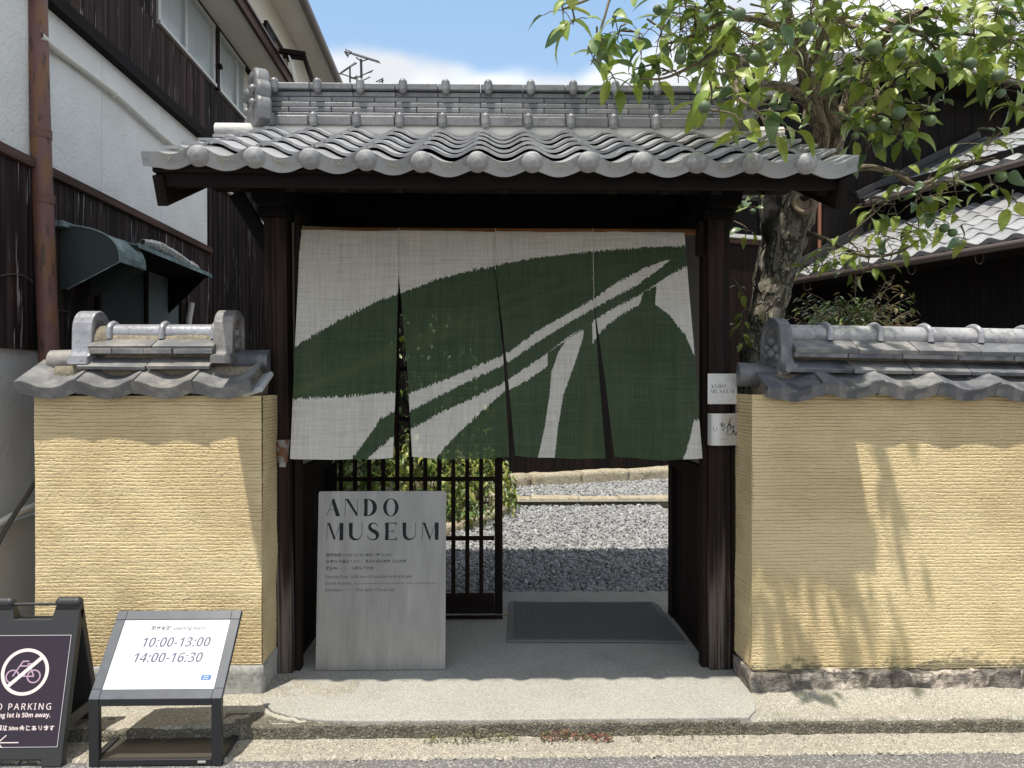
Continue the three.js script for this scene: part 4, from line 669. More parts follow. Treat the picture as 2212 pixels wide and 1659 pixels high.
  part(t, 'eave_cap', box(-2.24, -2.175, 4.957, 4.98, zB, zF, 'z', 0.004), M.gutterMetal);
  part(t, 'lean_roof', bar(V(-2.42, 5.02, zF), V(-2.42, 5.02, zB), 0.40, 0.03), M.lichen[1]);
  // cream upper wall with a slatted balcony and a boxed window
  part(t, 'cream_wall', box(HX - 0.02, HX - 0.002, 4.98, 6.14, zB, zF, 'y', 0), M.creamWall);
  const bz0 = -3.60, bz1 = -4.50, bal = part(t, 'balcony', [box(-2.255, -2.215, 5.13, 5.17, bz1, bz0, 'z', 0.003), box(-2.25, -2.22, 4.985, 5.13, bz0 - 0.28, bz0, 'z', 0.003), box(-2.6, -2.22, 4.985, 5.13, bz0, bz0 + 0.02, 'z', 0.003), box(-2.25, -2.23, 4.985, 5.05, bz0 + 0.021, zF, 'z', 0.003)], M.gateDark);
  const slatWood = wood(0.30, 0.23, 0.14);
  for (let i = 0; i < 11; i++) part(bal, 'slat', box(-2.245, -2.23, 4.985, 5.13, bz0 - 0.29 - i * 0.055 - 0.036, bz0 - 0.29 - i * 0.055, 'y', 0.002), slatWood);
  const fx = (px, py) => { const p = onZ(px, py, -3.9); return p.sub(PIVOT).applyAxisAngle(Yax, -TURN).add(PIVOT); };
  const bx = part(t, 'bay_window', [bar(fx(604, 110), fx(660, 118), 0.05, 0.05), bar(fx(657, 122), fx(676, 178), 0.045, 0.045), bar(fx(612, 122), fx(654, 127), 0.03, 0.03)], M.gateWood);
  part(bx, 'pane', bar(fx(628, 126), fx(640, 182), 0.16, 0.012), M.soffit);
  // top eave with its gutter
  for (let i = 0; i < 7; i++) { const z = zF - i * 1.6; part(t, 'soffit_panel', box(HX, -2.235, 6.14, 6.155, z - 1.596, z, 'z', 0.001), M.soffit); }
  part(t, 'fascia', box(-2.233, -2.205, 6.10, 6.20, zB, zF, 'z', 0.004), M.gateWood);
  const gp = onH(655, 0, -2.17), gq = onH(731, 175, -2.17), dirG = gq.clone().sub(gp);
  part(t, 'gutter', tube([gp.clone().addScaledVector(dirG, -2.2), gp, gq, gq.clone().addScaledVector(dirG, 1.6)], 0.055, 40, 10), M.gutterMetal);
  part(t, 'roof', bar(V(-4.6, 6.22, zF), V(-4.6, 6.22, zB), 4.6, 0.05).applyMatrix4(new THREE.Matrix4().makeTranslation(0, 0, 0)), M.lichen[1]);
  // rust-brown downpipe leaning a little
  const dp = [farH(78, -60, 4.15), farH(86, 250, 4.15), farH(100, 620, 4.15), farH(107, 800, 4.15), farH(110, 930, 4.15)];
  const pipe = part(t, 'downpipe', tube(dp, 0.053, 30, 18), M.rustPipe);
  for (const [x, y] of [[94, 430], [88, 290]]) { const p = farH(x, y, 4.15); part(pipe, 'pipe_joint', at(new THREE.CylinderGeometry(0.056, 0.056, 0.05, 18, 1, true), p.x, p.y, p.z, 0, 0, -0.03), M.rustPipe); }
  // white conduit running down across the wall, with saddles
  const cd = [[86, 76], [100, 89], [122, 107], [245, 200], [345, 290], [455, 379], [575, 492], [640, 560]].map(([x, y], i) => onH(x, y, HX + 0.035 + (i < 2 ? 0.03 : 0)));
  const con = part(t, 'conduit', tube(cd, 0.021, 60, 10), M.whitePipe);
  for (const [x, y] of [[122, 107], [245, 201], [331, 277], [455, 379], [530, 447]]) { const p = onH(x, y, HX + 0.035); part(con, 'saddle', at(new THREE.TorusGeometry(0.023, 0.006, 6, 14), p.x, p.y, p.z, 0, 0.06, 0), M.whitePipe); }
  // ground floor window under a copper canopy
  const wn = part(t, 'window', [box(HX + 0.002, HX + 0.05, 1.0, 2.36, -0.955, -0.915, 'y', 0.003), box(HX + 0.002, HX + 0.05, 1.0, 2.36, -2.29, -2.25, 'y', 0.003), box(HX + 0.002, HX + 0.045, 1.0, 2.36, -1.66, -1.62, 'y', 0.003), box(HX + 0.002, HX + 0.03, 1.0, 2.36, -2.45, -2.43, 'y', 0.003)], M.gateWood);
  part(wn, 'pane', box(HX + 0.02, HX + 0.026, 1.0, 2.36, -1.62, -0.955, 'y', 0), M.darkGlass); part(wn, 'pane', box(HX + 0.024, HX + 0.03, 1.0, 2.36, -2.25, -1.66, 'y', 0), M.midGlass);
  // sloping copper sheet, folded front lip, panels with seams
  const cq = (a, b, c2, d, th) => { const n = b.clone().sub(a).cross(d.clone().sub(a)).normalize().multiplyScalar(th), v = [a, b, c2, d], g = new THREE.BufferGeometry(), pos = []; const q = (p0, p1, p2, p3) => [p0, p1, p2, p0, p2, p3].forEach((p) => pos.push(p.x, p.y, p.z)); const w = v.map((p) => p.clone().add(n)); q(...v); q(...w); for (let i = 0; i < 4; i++) q(v[i], v[(i + 1) % 4], w[(i + 1) % 4], w[i]); g.setAttribute('position', new THREE.Float32BufferAttribute(pos, 3)); g.computeVertexNormals(); return uvBox(g, 'z', 0.3); };
  const zs = [-0.80, -0.96, -1.124, -1.46, -1.77, -2.11], cy = (z) => 2.408 + 0.008 * (z + 0.42), ox = HX + 0.345;
  const can = part(t, 'canopy', cq(V(HX, 2.47, -0.80), V(HX, 2.46, -2.11), V(ox, cy(-2.11), -2.11), V(ox, cy(-0.80), -0.80), 0.008), M.patina);
  for (let i = 0; i < zs.length - 1; i++) part(can, 'front_lip', [cq(V(ox + 0.002, cy(zs[i]) + 0.010, zs[i]), V(ox + 0.002, cy(zs[i + 1]) + 0.010, zs[i + 1] + 0.004), V(ox + 0.010, cy(zs[i + 1]) - 0.022, zs[i + 1] + 0.004), V(ox + 0.010, cy(zs[i]) - 0.022, zs[i]), 0.005)], M.patina);
  part(can, 'soffit_board', cq(V(HX + 0.01, 2.375, -0.87), V(HX + 0.01, 2.375, -2.09), V(ox - 0.01, 2.38, -2.09), V(ox - 0.01, 2.38, -0.87), 0.01), M.gateDark);
  part(can, 'bracket', [cq(V(HX + 0.01, 2.375, -2.04), V(ox - 0.03, 2.375, -2.04), V(ox - 0.05, 2.34, -2.04), V(HX + 0.01, 2.06, -2.04), 0.02)], M.gateDark);
  // rounded copper hood in front of the canopy
  { const prof = [], n = 14; for (let i = 0; i <= n; i++) { const a = i / n * Math.PI / 2; prof.push([HX + 0.02 + 0.345 * Math.pow(Math.sin(a), 0.9), 2.25 + 0.215 * Math.pow(Math.cos(a), 0.75)]); }
    const shell = (zA, zB2) => { const pos = []; const q = (a, b, c2, d) => [a, b, c2, a, c2, d].forEach((p) => pos.push(...p)); for (let i = 0; i < n; i++) q([...prof[i], zA], [...prof[i], zB2], [...prof[i + 1], zB2], [...prof[i + 1], zA]); const g = new THREE.BufferGeometry(); g.setAttribute('position', new THREE.Float32BufferAttribute(pos, 3)); g.computeVertexNormals(); return smoothed(uvBox(g, 'z', 0.7)); };
    const hood = part(t, 'hood', shell(-0.525, -0.86), M.patina);
    const sd = new THREE.Shape(); sd.moveTo(HX + 0.02, 2.085); sd.lineTo(HX + 0.06, 2.085); sd.lineTo(prof[n][0], prof[n][1]); for (let i = n - 1; i >= 0; i--) sd.lineTo(prof[i][0], prof[i][1]); sd.closePath();
    part(hood, 'side_sheet', uvBox(new THREE.ExtrudeGeometry(sd, { depth: 0.006, bevelEnabled: false }).translate(0, 0, -0.535), 'y', 0.2), M.patinaDark);
    part(hood, 'side_sheet', uvBox(new THREE.ExtrudeGeometry(sd, { depth: 0.006, bevelEnabled: false }).translate(0, 0, -0.865), 'y', 0.2), M.patinaDark);
    for (const z of [-0.527, -0.863]) part(hood, 'rolled_edge', tube(prof.map(([x, y]) => V(x, y, z)), 0.006, 24, 6), M.patina); part(hood, 'rolled_edge', [tube([V(HX + 0.06, 2.085, -0.527), V(prof[n][0], prof[n][1], -0.527)], 0.004, 4, 6)], M.patina);
    part(hood, 'wall_flashing', box(HX + 0.015, HX + 0.075, 2.445, 2.48, -0.70, -0.46, 'z', 0.004), M.patina);
  }
  // taped pipe lying along the canopy, and the white pipe that drops from it
  { const a = [[308, 523], [330, 527], [365, 543], [400, 566], [428, 585], [432, 600]].map(([x, y]) => onH(x, y, HX + 0.20)), g = taper(a, [0.02, 0.032, 0.03, 0.032, 0.03, 0.018], 14, 10, 0.5); part(t, 'wrapped_pipe', g, M.wrap); part(t, 'drain_pipe', tube([V(HX + 0.08, 2.2, -2.40), V(HX + 0.05, 2.0, -2.40), V(HX + 0.05, 0.6, -2.40)], 0.024, 12, 10), M.whitePipe); }
  // thin cables sagging on the boards
  part(t, 'cable', [tube([onH(0, 596, HX + 0.03), onH(24, 592, HX + 0.03), onH(52, 596, HX + 0.03), onH(72, 610, HX + 0.03)], 0.004, 20, 5), tube([onH(112, 664, HX + 0.03), onH(130, 671, HX + 0.03), onH(152, 676, HX + 0.03), onH(165, 692, HX + 0.03)], 0.004, 20, 5)], M.rope);
}
// things in the gap between the house and the left wall
single('rope', tube([onX(-40, 1246, HX + 0.10), onX(20, 1130, HX + 0.12), onX(60, 1068, HX + 0.14), onX(100, 1000, HX + 0.16)], 0.012, 24, 7), M.rope, 'dark frayed rope hanging slantwise between house and left wall', 'rope');
single('hose', tube([onX(-40, 1150, HX + 0.07), onX(10, 1124, HX + 0.07), onX(50, 1103, HX + 0.07), onX(90, 1088, HX + 0.07), onX(130, 1082, HX + 0.07)], 0.019, 24, 10), M.whitePipe, 'pale hose curving along the grey foot of the left house', 'hose');

// ---- aerials on a far roof ----
{
  const D = 14, A = (x, y, d = D) => far(x, y, d), wire = (x0, y0, x1, y1, r = 0.009) => tube([A(x0, y0), A((x0 + x1) / 2, (y0 + y1) / 2), A(x1, y1)], r * 1.25, 3, 5);
  const t = thing('television_aerial', 'taller thin television aerial with one long tilted boom above the ridge', 'aerial', A(781, 190).toArray());
  part(t, 'mast', wire(780, 128, 784, 300, 0.02), M.blackMetal); part(t, 'boom', [wire(746, 112, 819, 134, 0.012), wire(769, 124, 781, 133, 0.01), wire(781, 133, 794, 128, 0.01)], M.blackMetal);
  const el = []; for (let i = 0; i < 14; i++) { const f = i / 13, x = lerp(762, 819, f), y = lerp(116, 134, f); el.push(wire(x - 3, y - 4, x + 3, y + 4, 0.006)); } el.push(wire(744, 111, 750, 121), wire(747, 106, 752, 124), wire(751, 109, 760, 113), wire(752, 120, 758, 113)); part(t, 'elements', el, M.blackMetal);
  part(t, 'lower_boom', [wire(756, 168, 785, 175), wire(770, 168, 806, 152), wire(780, 176, 800, 166), wire(793, 158, 803, 155)], M.blackMetal);
  const u = thing('television_aerial', 'shorter television aerial with slanting rods left of the taller one', 'aerial', A(756, 190).toArray());
  part(u, 'mast', wire(756, 144, 757, 300, 0.014), M.blackMetal); part(u, 'boom', [wire(732, 158, 776, 172, 0.01)], M.blackMetal); part(u, 'elements', [wire(733, 161, 770, 136), wire(741, 153, 771, 137, 0.006), wire(735, 157, 768, 134, 0.005), wire(766, 168, 778, 166), wire(762, 170, 772, 163)], M.blackMetal);
  const w = thing('television_aerial', 'small aerial rods just showing over the gate ridge right of the others', 'aerial', A(818, 200).toArray());
  part(w, 'mast', wire(826, 172, 828, 300, 0.012), M.blackMetal); part(w, 'elements', [wire(812, 177, 828, 169), wire(818, 178, 829, 173)], M.blackMetal);
}

// ================= BLACK HOUSE ON THE RIGHT =================
{
  const O = far(1700, 602, 12), th = THREE.MathUtils.degToRad(19.86);
  const h = new THREE.Group(); h.name = 'black_house'; h.position.set(O.x, 0, O.z); h.rotation.y = th; scene.add(h); bases.set(h, V(0, 0, 0));
  tag(h, 'large black boarded house with grey tiled roofs behind the right wall', 'house');
  const yE = O.y, B = M.blackBoard, add = (name, g, m, kind) => part(h, name, g, m, kind);
  // gable wall of upright boards facing the courtyard: outline in local x, y
  const topAt = (x) => x < -0.3 ? 6.05 + (x + 0.3) * 0.5 : x < 1.3 ? 6.05 + (x + 0.3) * 0.53 : 6.72;
  add('wall_core', box(-9, 9, 0.2, 4.4, -0.4, -0.03, 'y', 0), B[2]);
  let x = -9, i = 0; while (x < 9) { const w = (x > -0.9 && x < 4.6 ? 0.205 : 0.225) * rr(0.96, 1.04); const top = Math.max(3.6, Math.min(topAt(x), topAt(x + w))); if (!(x + w > -1.35 && x < -0.55)) add('board', box(x, x + w - 0.006, 0.25, top, -0.03 - 0.02 * 0, -0.006 + rr(0, 0.01), 'y', 0.003), B[Math.floor(rnd() * 4)]); else { add('board', box(x, x + w - 0.006, 0.25, 3.75, -0.03, -0.006 + rr(0, 0.01), 'y', 0.003), B[3]); add('board', box(x, x + w - 0.006, 4.75, Math.max(5, top), -0.03, -0.004, 'y', 0.003), B[1]); } x += w; i++; }
  add('upper_wall', poly([[-9, 3.6], [-1.4, 3.6], [-1.4, 5.3], [-0.3, 6.0], [1.3, 6.8], [9, 6.7], [9, 4], [-1.4, 4], [-9, 3.55]].slice(0, 6).concat([[9, 4.2], [-0.5, 4.2], [-0.5, 3.6]]), 0.1, 0).translate(0, 0, -0.16), B[2]);
  // window with white sill behind the tree trunk
  const wn = add('window', [box(-1.5, -0.45, 3.76, 3.82, -0.03, 0.09, 'x', 0.004)], M.limeRoll); part(wn, 'sill_board', box(-1.5, -0.45, 3.68, 3.755, -0.02, 0.04, 'x', 0.003), M.brownTrim);
  part(wn, 'pane', box(-1.4, -0.5, 3.82, 4.75, -0.06, -0.05, 'y', 0), M.midGlass);
  part(wn, 'sunshade', bar(V(-1.6, 4.40, 0.02), V(-0.35, 4.58, 0.02), 0.10, 0.22), M.gutterMetal);
  add('copper_pipe', tube([V(0.63, 5.0, 0.04), V(0.63, 4, 0.04), V(0.63, 2.9, 0.04), V(0.63, 0.3, 0.04)], 0.03, 8, 10), M.copperPipe);
  // verge of the main gable and the tiled eave at its right
  add('verge', [bar(V(-2.6, 4.98, 0.12), V(1.35, 6.98, 0.12), 0.5, 0.09)], M.lichen[1]);
  add('verge_board', [bar(V(-2.6, 4.86, 0.33), V(1.35, 6.86, 0.33), 0.05, 0.16)], B[2]);
  const waves = (x0, x1, zA, yA, zB, yB, n, rows) => { const g = new THREE.PlaneGeometry(1, 1, n * 8, rows * 3), p = g.attributes.position; for (let k = 0; k < p.count; k++) { const u = p.getX(k) + 0.5, v = p.getY(k) + 0.5; p.setXYZ(k, lerp(x0, x1, u), lerp(yA, yB, v) + 0.055 * Math.pow(0.5 + 0.5 * Math.cos(u * n * 6.283), 0.85) - 0.03 * ((v * rows) % 1), lerp(zA, zB, v)); } g.computeVertexNormals(); return uvBox(g, 'z', 0); };
  add('upper_roof', waves(1.3, 9, 0.75, 6.72, -3, 8.2, 28, 14), M.silver[0], 'stuff');
  add('upper_gutter', tube([V(1.3, 6.66, 0.82), V(4, 6.64, 0.82), V(9, 6.62, 0.82)], 0.05, 8, 8), M.gutterMetal);
  add('upper_soffit', box(1.3, 9, 6.6, 6.63, -0.1, 0.74, 'x', 0), B[2]);
  // two tiers of lean-to roof running towards the street
  const ridgeRoof = (name, ex, ey, rise, run, z1, cols, rows, mats) => {
    const s = Math.atan2(rise, run), L = Math.hypot(rise, run), w = z1 / cols, exo = L / rows;
    const rf = add(name, (() => { const g = bar(V(ex + 0.02, ey - 0.03, z1 / 2), V(ex + run, ey + rise - 0.03, z1 / 2), z1, 0.03, 0); return g; })(), B[2]);
    const g = panTile(w, exo + 0.05, 0.055, 0.02, { a: -0.1, b: 0.945, n: 12 }), ge = panTile(w, exo + 0.05, 0.055, 0.02, { a: -0.1, b: 0.945, n: 12, apron: 0.04 });
    for (let r = 0; r < rows; r++) for (let c = 0; c < cols; c++) {
      const m = new THREE.Mesh(r ? g : ge, mats[Math.floor(rnd() * mats.length)]); m.name = r ? 'roof_tile' : 'eave_tile';
      m.rotation.order = 'YXZ'; m.rotation.set(s - 0.05, -Math.PI / 2, 0); m.position.set(ex + r * exo * Math.cos(s), ey + r * exo * Math.sin(s) + (r ? 0.005 : 0), c * w); rf.add(m); bases.set(m, V(0, 0, 0));
    }
    return rf;
  };
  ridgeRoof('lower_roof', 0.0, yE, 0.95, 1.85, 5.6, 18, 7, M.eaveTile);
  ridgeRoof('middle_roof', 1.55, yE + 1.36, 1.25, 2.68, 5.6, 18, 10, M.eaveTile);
  for (const [ex, ey, n] of [[0, yE, 'lower'], [1.55, yE + 1.36, 'middle']]) {
    const gt = add(n + '_gutter', [tube([V(ex - 0.07, ey - 0.075, -0.05), V(ex - 0.07, ey - 0.085, 3), V(ex - 0.07, ey - 0.095, 5.6)], 0.05, 10, 9)], M.gutterMetal);
    for (let k = 0; k < 5; k++) part(gt, 'gutter_hook', tube([V(ex - 0.02, ey - 0.10, 0.4 + k * 0.95), V(ex - 0.02, ey - 0.21, 0.41 + k * 0.95), V(ex + 0.02, ey - 0.24, 0.43 + k * 0.95), V(ex + 0.05, ey - 0.20, 0.45 + k * 0.95), V(ex + 0.05, ey - 0.11, 0.45 + k * 0.95)], 0.006, 12, 5), M.gutterMetal);
    add(n + '_eave_board', box(ex - 0.01, ex + 0.03, ey - 0.10, ey - 0.02, 0, 5.6, 'z', 0.003), M.brownTrim);
  }
  add('flashing', [bar(V(-0.1, yE + 0.10, 0.07), V(1.9, yE + 1.10, 0.07), 0.05, 0.13), bar(V(1.4, yE + 1.43, 0.07), V(4.3, yE + 2.80, 0.07), 0.06, 0.17), bar(V(1.4, yE + 1.36, 0.18), V(4.3, yE + 2.73, 0.18), 0.09, 0.05)], M.flash);
  add('side_wall', box(0.55, 0.62, 0.2, yE + 0.2, 0.0, 5.6, 'y', 0), B[2]); add('tier_wall', box(1.78, 1.85, yE + 0.7, yE + 1.6, 0, 5.6, 'y', 0), B[2]); add('end_wall', box(0.55, 4.3, 0.2, yE + 2.2, 5.50, 5.58, 'y', 0), B[2]);
  add('soffit', box(0.02, 0.55, yE - 0.12, yE - 0.10, 0, 5.6, 'z', 0), B[2]); add('soffit', box(1.57, 1.8, yE + 1.22, yE + 1.24, 0, 5.6, 'z', 0), B[2]);
  // stone step along the foot of the wall
  const ft = add('foot_stone', roughBox(-9, -4.6, 0.0, 0.25, 0.0, 0.25, 0.1, 0.01, 170), M.edgeStone);
  for (let k = 0; k < 9; k++) part(h, 'foot_stone', roughBox(-4.58 + k * 0.75, -4.58 + k * 0.75 + 0.74, -0.05, 0.245 + 0.01 * (k % 2), 0.02, 0.30, 0.05, 0.02, 171 + k, 9), M.edgeStone);
}

// ================= PERSIMMON TREE =================
function leafShape(L, W, droop, fold, twist = 0) {                          // pointed oval leaf from its stalk along +z, folded at the midrib
  const n = 7, pos = [], uv = [], idx = [];
  for (let i = 0; i <= n; i++) { const t = i / n, wv = W * Math.pow(Math.sin(Math.PI * Math.pow(t, 0.82)), 0.85) * 0.5 * (1 - 0.15 * t), z = L * t * Math.cos(droop * t * 0.6), y = -L * Math.sin(droop * t * 0.6) * t, tw = twist * t;
    for (const s of [-1, 0, 1]) { const x = s * wv, yy = Math.abs(s) * wv * fold + (i % 2 ? 0.012 : -0.012) * W * Math.abs(s); pos.push(x * Math.cos(tw) - yy * Math.sin(tw), y + x * Math.sin(tw) + yy * Math.cos(tw), z); uv.push(0.5 + s * 0.5 * wv / (W * 0.5), t); } }
  for (let i = 0; i < n; i++) for (let k = 0; k < 2; k++) { const a = i * 3 + k, b = a + 3; idx.push(a, b, a + 1, a + 1, b, b + 1); }
  const g = new THREE.BufferGeometry(); g.setAttribute('position', new THREE.Float32BufferAttribute(pos, 3)); g.setAttribute('uv', new THREE.Float32BufferAttribute(uv, 2)); g.setIndex(idx); g.computeVertexNormals(); return g;
}
const LEAF = [leafShape(1, 0.48, 0.5, 0.25, 0.3), leafShape(1, 0.5, 0.9, 0.35, -0.4), leafShape(1, 0.46, 0.3, 0.5, 0.2), leafShape(1, 0.52, 1.1, 0.15, 0.7), leafShape(1, 0.54, 0.7, 0.3, -0.8)];
const tree = thing('persimmon_tree', 'gnarled persimmon tree with green fruit leaning over the right wall', 'tree', [1.98, 0, -1.15]);
{
  const T = (x, y, d) => far(x, y, d);
  const trunk = part(tree, 'trunk', taper([T(1630, 900, 5.05), T(1632, 770, 5.05), T(1652, 690, 5.05), T(1667, 629, 5.05), T(1683, 545, 5.05), T(1702, 480, 5.0), T(1724, 425, 4.95), T(1745, 370, 4.9), T(1768, 320, 4.85)], [0.15, 0.095, 0.10, 0.112, 0.125, 0.145, 0.155, 0.125, 0.085], 9, 26, 0.22), M.bark);
  { const k = T(1737, 440, 4.795); part(trunk, 'branch_scar', [at(new THREE.TorusGeometry(0.058, 0.02, 8, 18), k.x, k.y, k.z, -0.1, -0.2, 0.1), at(new THREE.SphereGeometry(0.056, 14, 8).scale(1, 1.1, 0.35), k.x, k.y, k.z - 0.008)], M.cutWood); part(trunk, 'knot_hole', at(new THREE.SphereGeometry(0.026, 10, 8).scale(1.2, 0.9, 0.8), k.x - 0.004, k.y + 0.036, k.z + 0.024), M.hollow); }
  part(trunk, 'hollow', taper([T(1662, 390, 4.93), T(1668, 430, 4.9), T(1660, 480, 4.88), T(1662, 530, 4.9)], [0.04, 0.055, 0.045, 0.015], 8, 10, 0.5), M.hollow);
  part(tree, 'dead_limb', taper([T(1676, 560, 5.02), T(1664, 480, 5.0), T(1660, 420, 5.0), T(1664, 370, 5.0)], [0.08, 0.07, 0.058, 0.045], 8, 14, 0.35), M.bark);
  const limb = (pts, r, seg = 8) => part(tree, 'branch', taper(pts.map((p) => T(...p)), r, seg, 8, 0.25), M.twig);
  limb([[1758, 350, 4.88], [1775, 295, 4.8], [1757, 230, 4.7], [1738, 160, 4.6], [1725, 100, 4.4], [1705, 40, 4.2], [1690, -60, 3.9]], [0.06, 0.055, 0.048, 0.04, 0.03, 0.024, 0.015]);
  limb([[1770, 360, 4.9], [1800, 295, 4.85], [1790, 230, 4.8], [1780, 160, 4.75], [1777, 100, 4.7], [1795, 0, 4.5], [1820, -120, 4.2]], [0.06, 0.058, 0.052, 0.05, 0.046, 0.036, 0.02]);
  limb([[1775, 380, 4.9], [1806, 280, 5.0], [1835, 235, 5.0], [1850, 190, 4.9], [1880, 120, 4.6], [1930, 60, 4.2], [2000, 20, 3.8]], [0.10, 0.085, 0.075, 0.05, 0.04, 0.03, 0.018]);
  limb([[1762, 250, 4.75], [1735, 215, 4.5], [1700, 190, 4.2], [1650, 184, 3.9], [1614, 190, 3.7]], [0.032, 0.028, 0.026, 0.024, 0.022]);
  limb([[1736, 155, 4.6], [1760, 120, 4.3], [1775, 80, 4.0], [1790, 30, 3.6]], [0.024, 0.02, 0.016, 0.01]);
  limb([[1766, 425, 4.86], [1785, 385, 4.6], [1830, 367, 4.45], [1880, 362, 4.4], [1930, 374, 4.4], [1985, 400, 4.4], [2030, 380, 4.4], [2080, 355, 4.3], [2150, 340, 4.2]], [0.034, 0.023, 0.021, 0.020, 0.018, 0.016, 0.011, 0.008, 0.004]);
  limb([[1745, 505, 4.95], [1770, 512, 4.8], [1795, 522, 4.7], [1830, 540, 4.6], [1880, 553, 4.5], [1940, 545, 4.5], [2000, 510, 4.45]], [0.02, 0.016, 0.014, 0.012, 0.01, 0.008, 0.004]);
  limb([[1835, 512, 4.6], [1855, 490, 4.55], [1880, 468, 4.5], [1905, 445, 4.5]], [0.008, 0.007, 0.006, 0.004]);
  limb([[1690, 60, 4.1], [1620, 40, 3.7], [1560, 50, 3.4], [1500, 75, 3.35], [1440, 95, 3.35]], [0.024, 0.02, 0.016, 0.010, 0.005]);
  limb([[1640, 190, 3.8], [1600, 130, 3.5], [1555, 110, 3.4], [1500, 140, 3.35], [1430, 170, 3.35], [1370, 168, 3.4]], [0.02, 0.016, 0.012, 0.009, 0.006, 0.004]);
  limb([[1690, -40, 4.0], [1550, -60, 3.6], [1420, -40, 3.45], [1330, -20, 3.4], [1305, 40, 3.38], [1292, 85, 3.38]], [0.022, 0.018, 0.014, 0.009, 0.007, 0.005]);
  limb([[1400, -45, 3.45], [1300, -15, 3.42], [1255, 5, 3.4], [1215, 20, 3.4]], [0.012, 0.009, 0.007, 0.004]);
  limb([[1600, 130, 3.4], [1590, 180, 3.15], [1600, 215, 3.05], [1640, 245, 3.0], [1660, 285, 2.97]], [0.013, 0.011, 0.010, 0.008, 0.005]);
  limb([[1850, 190, 4.8], [1890, 170, 4.4], [1900, 220, 4.1], [1930, 255, 4.0], [1990, 262, 3.95]], [0.024, 0.018, 0.013, 0.010, 0.006]);
  limb([[1905, 225, 4.1], [1870, 270, 4.05], [1840, 292, 4.0]], [0.010, 0.008, 0.005]);
  limb([[1790, 30, 4.6], [1860, 60, 4.3], [1920, 45, 4.1], [1990, 75, 4.0], [2060, 70, 4.0], [2150, 80, 4.0], [2240, 60, 4.0]], [0.026, 0.019, 0.015, 0.012, 0.010, 0.008, 0.005]);
  limb([[1990, 75, 4.0], [2040, 120, 4.05], [2100, 140, 4.1], [2170, 165, 4.1], [2230, 180, 4.1]], [0.010, 0.008, 0.006, 0.005, 0.003]);
  limb([[1655, 268, 5.2], [1680, 200, 5.2], [1706, 120, 5.1], [1720, 40, 5.0]], [0.022, 0.02, 0.018, 0.014]);
  limb([[1735, 260, 5.15], [1748, 200, 5.15], [1760, 160, 5.1]], [0.014, 0.012, 0.008]);

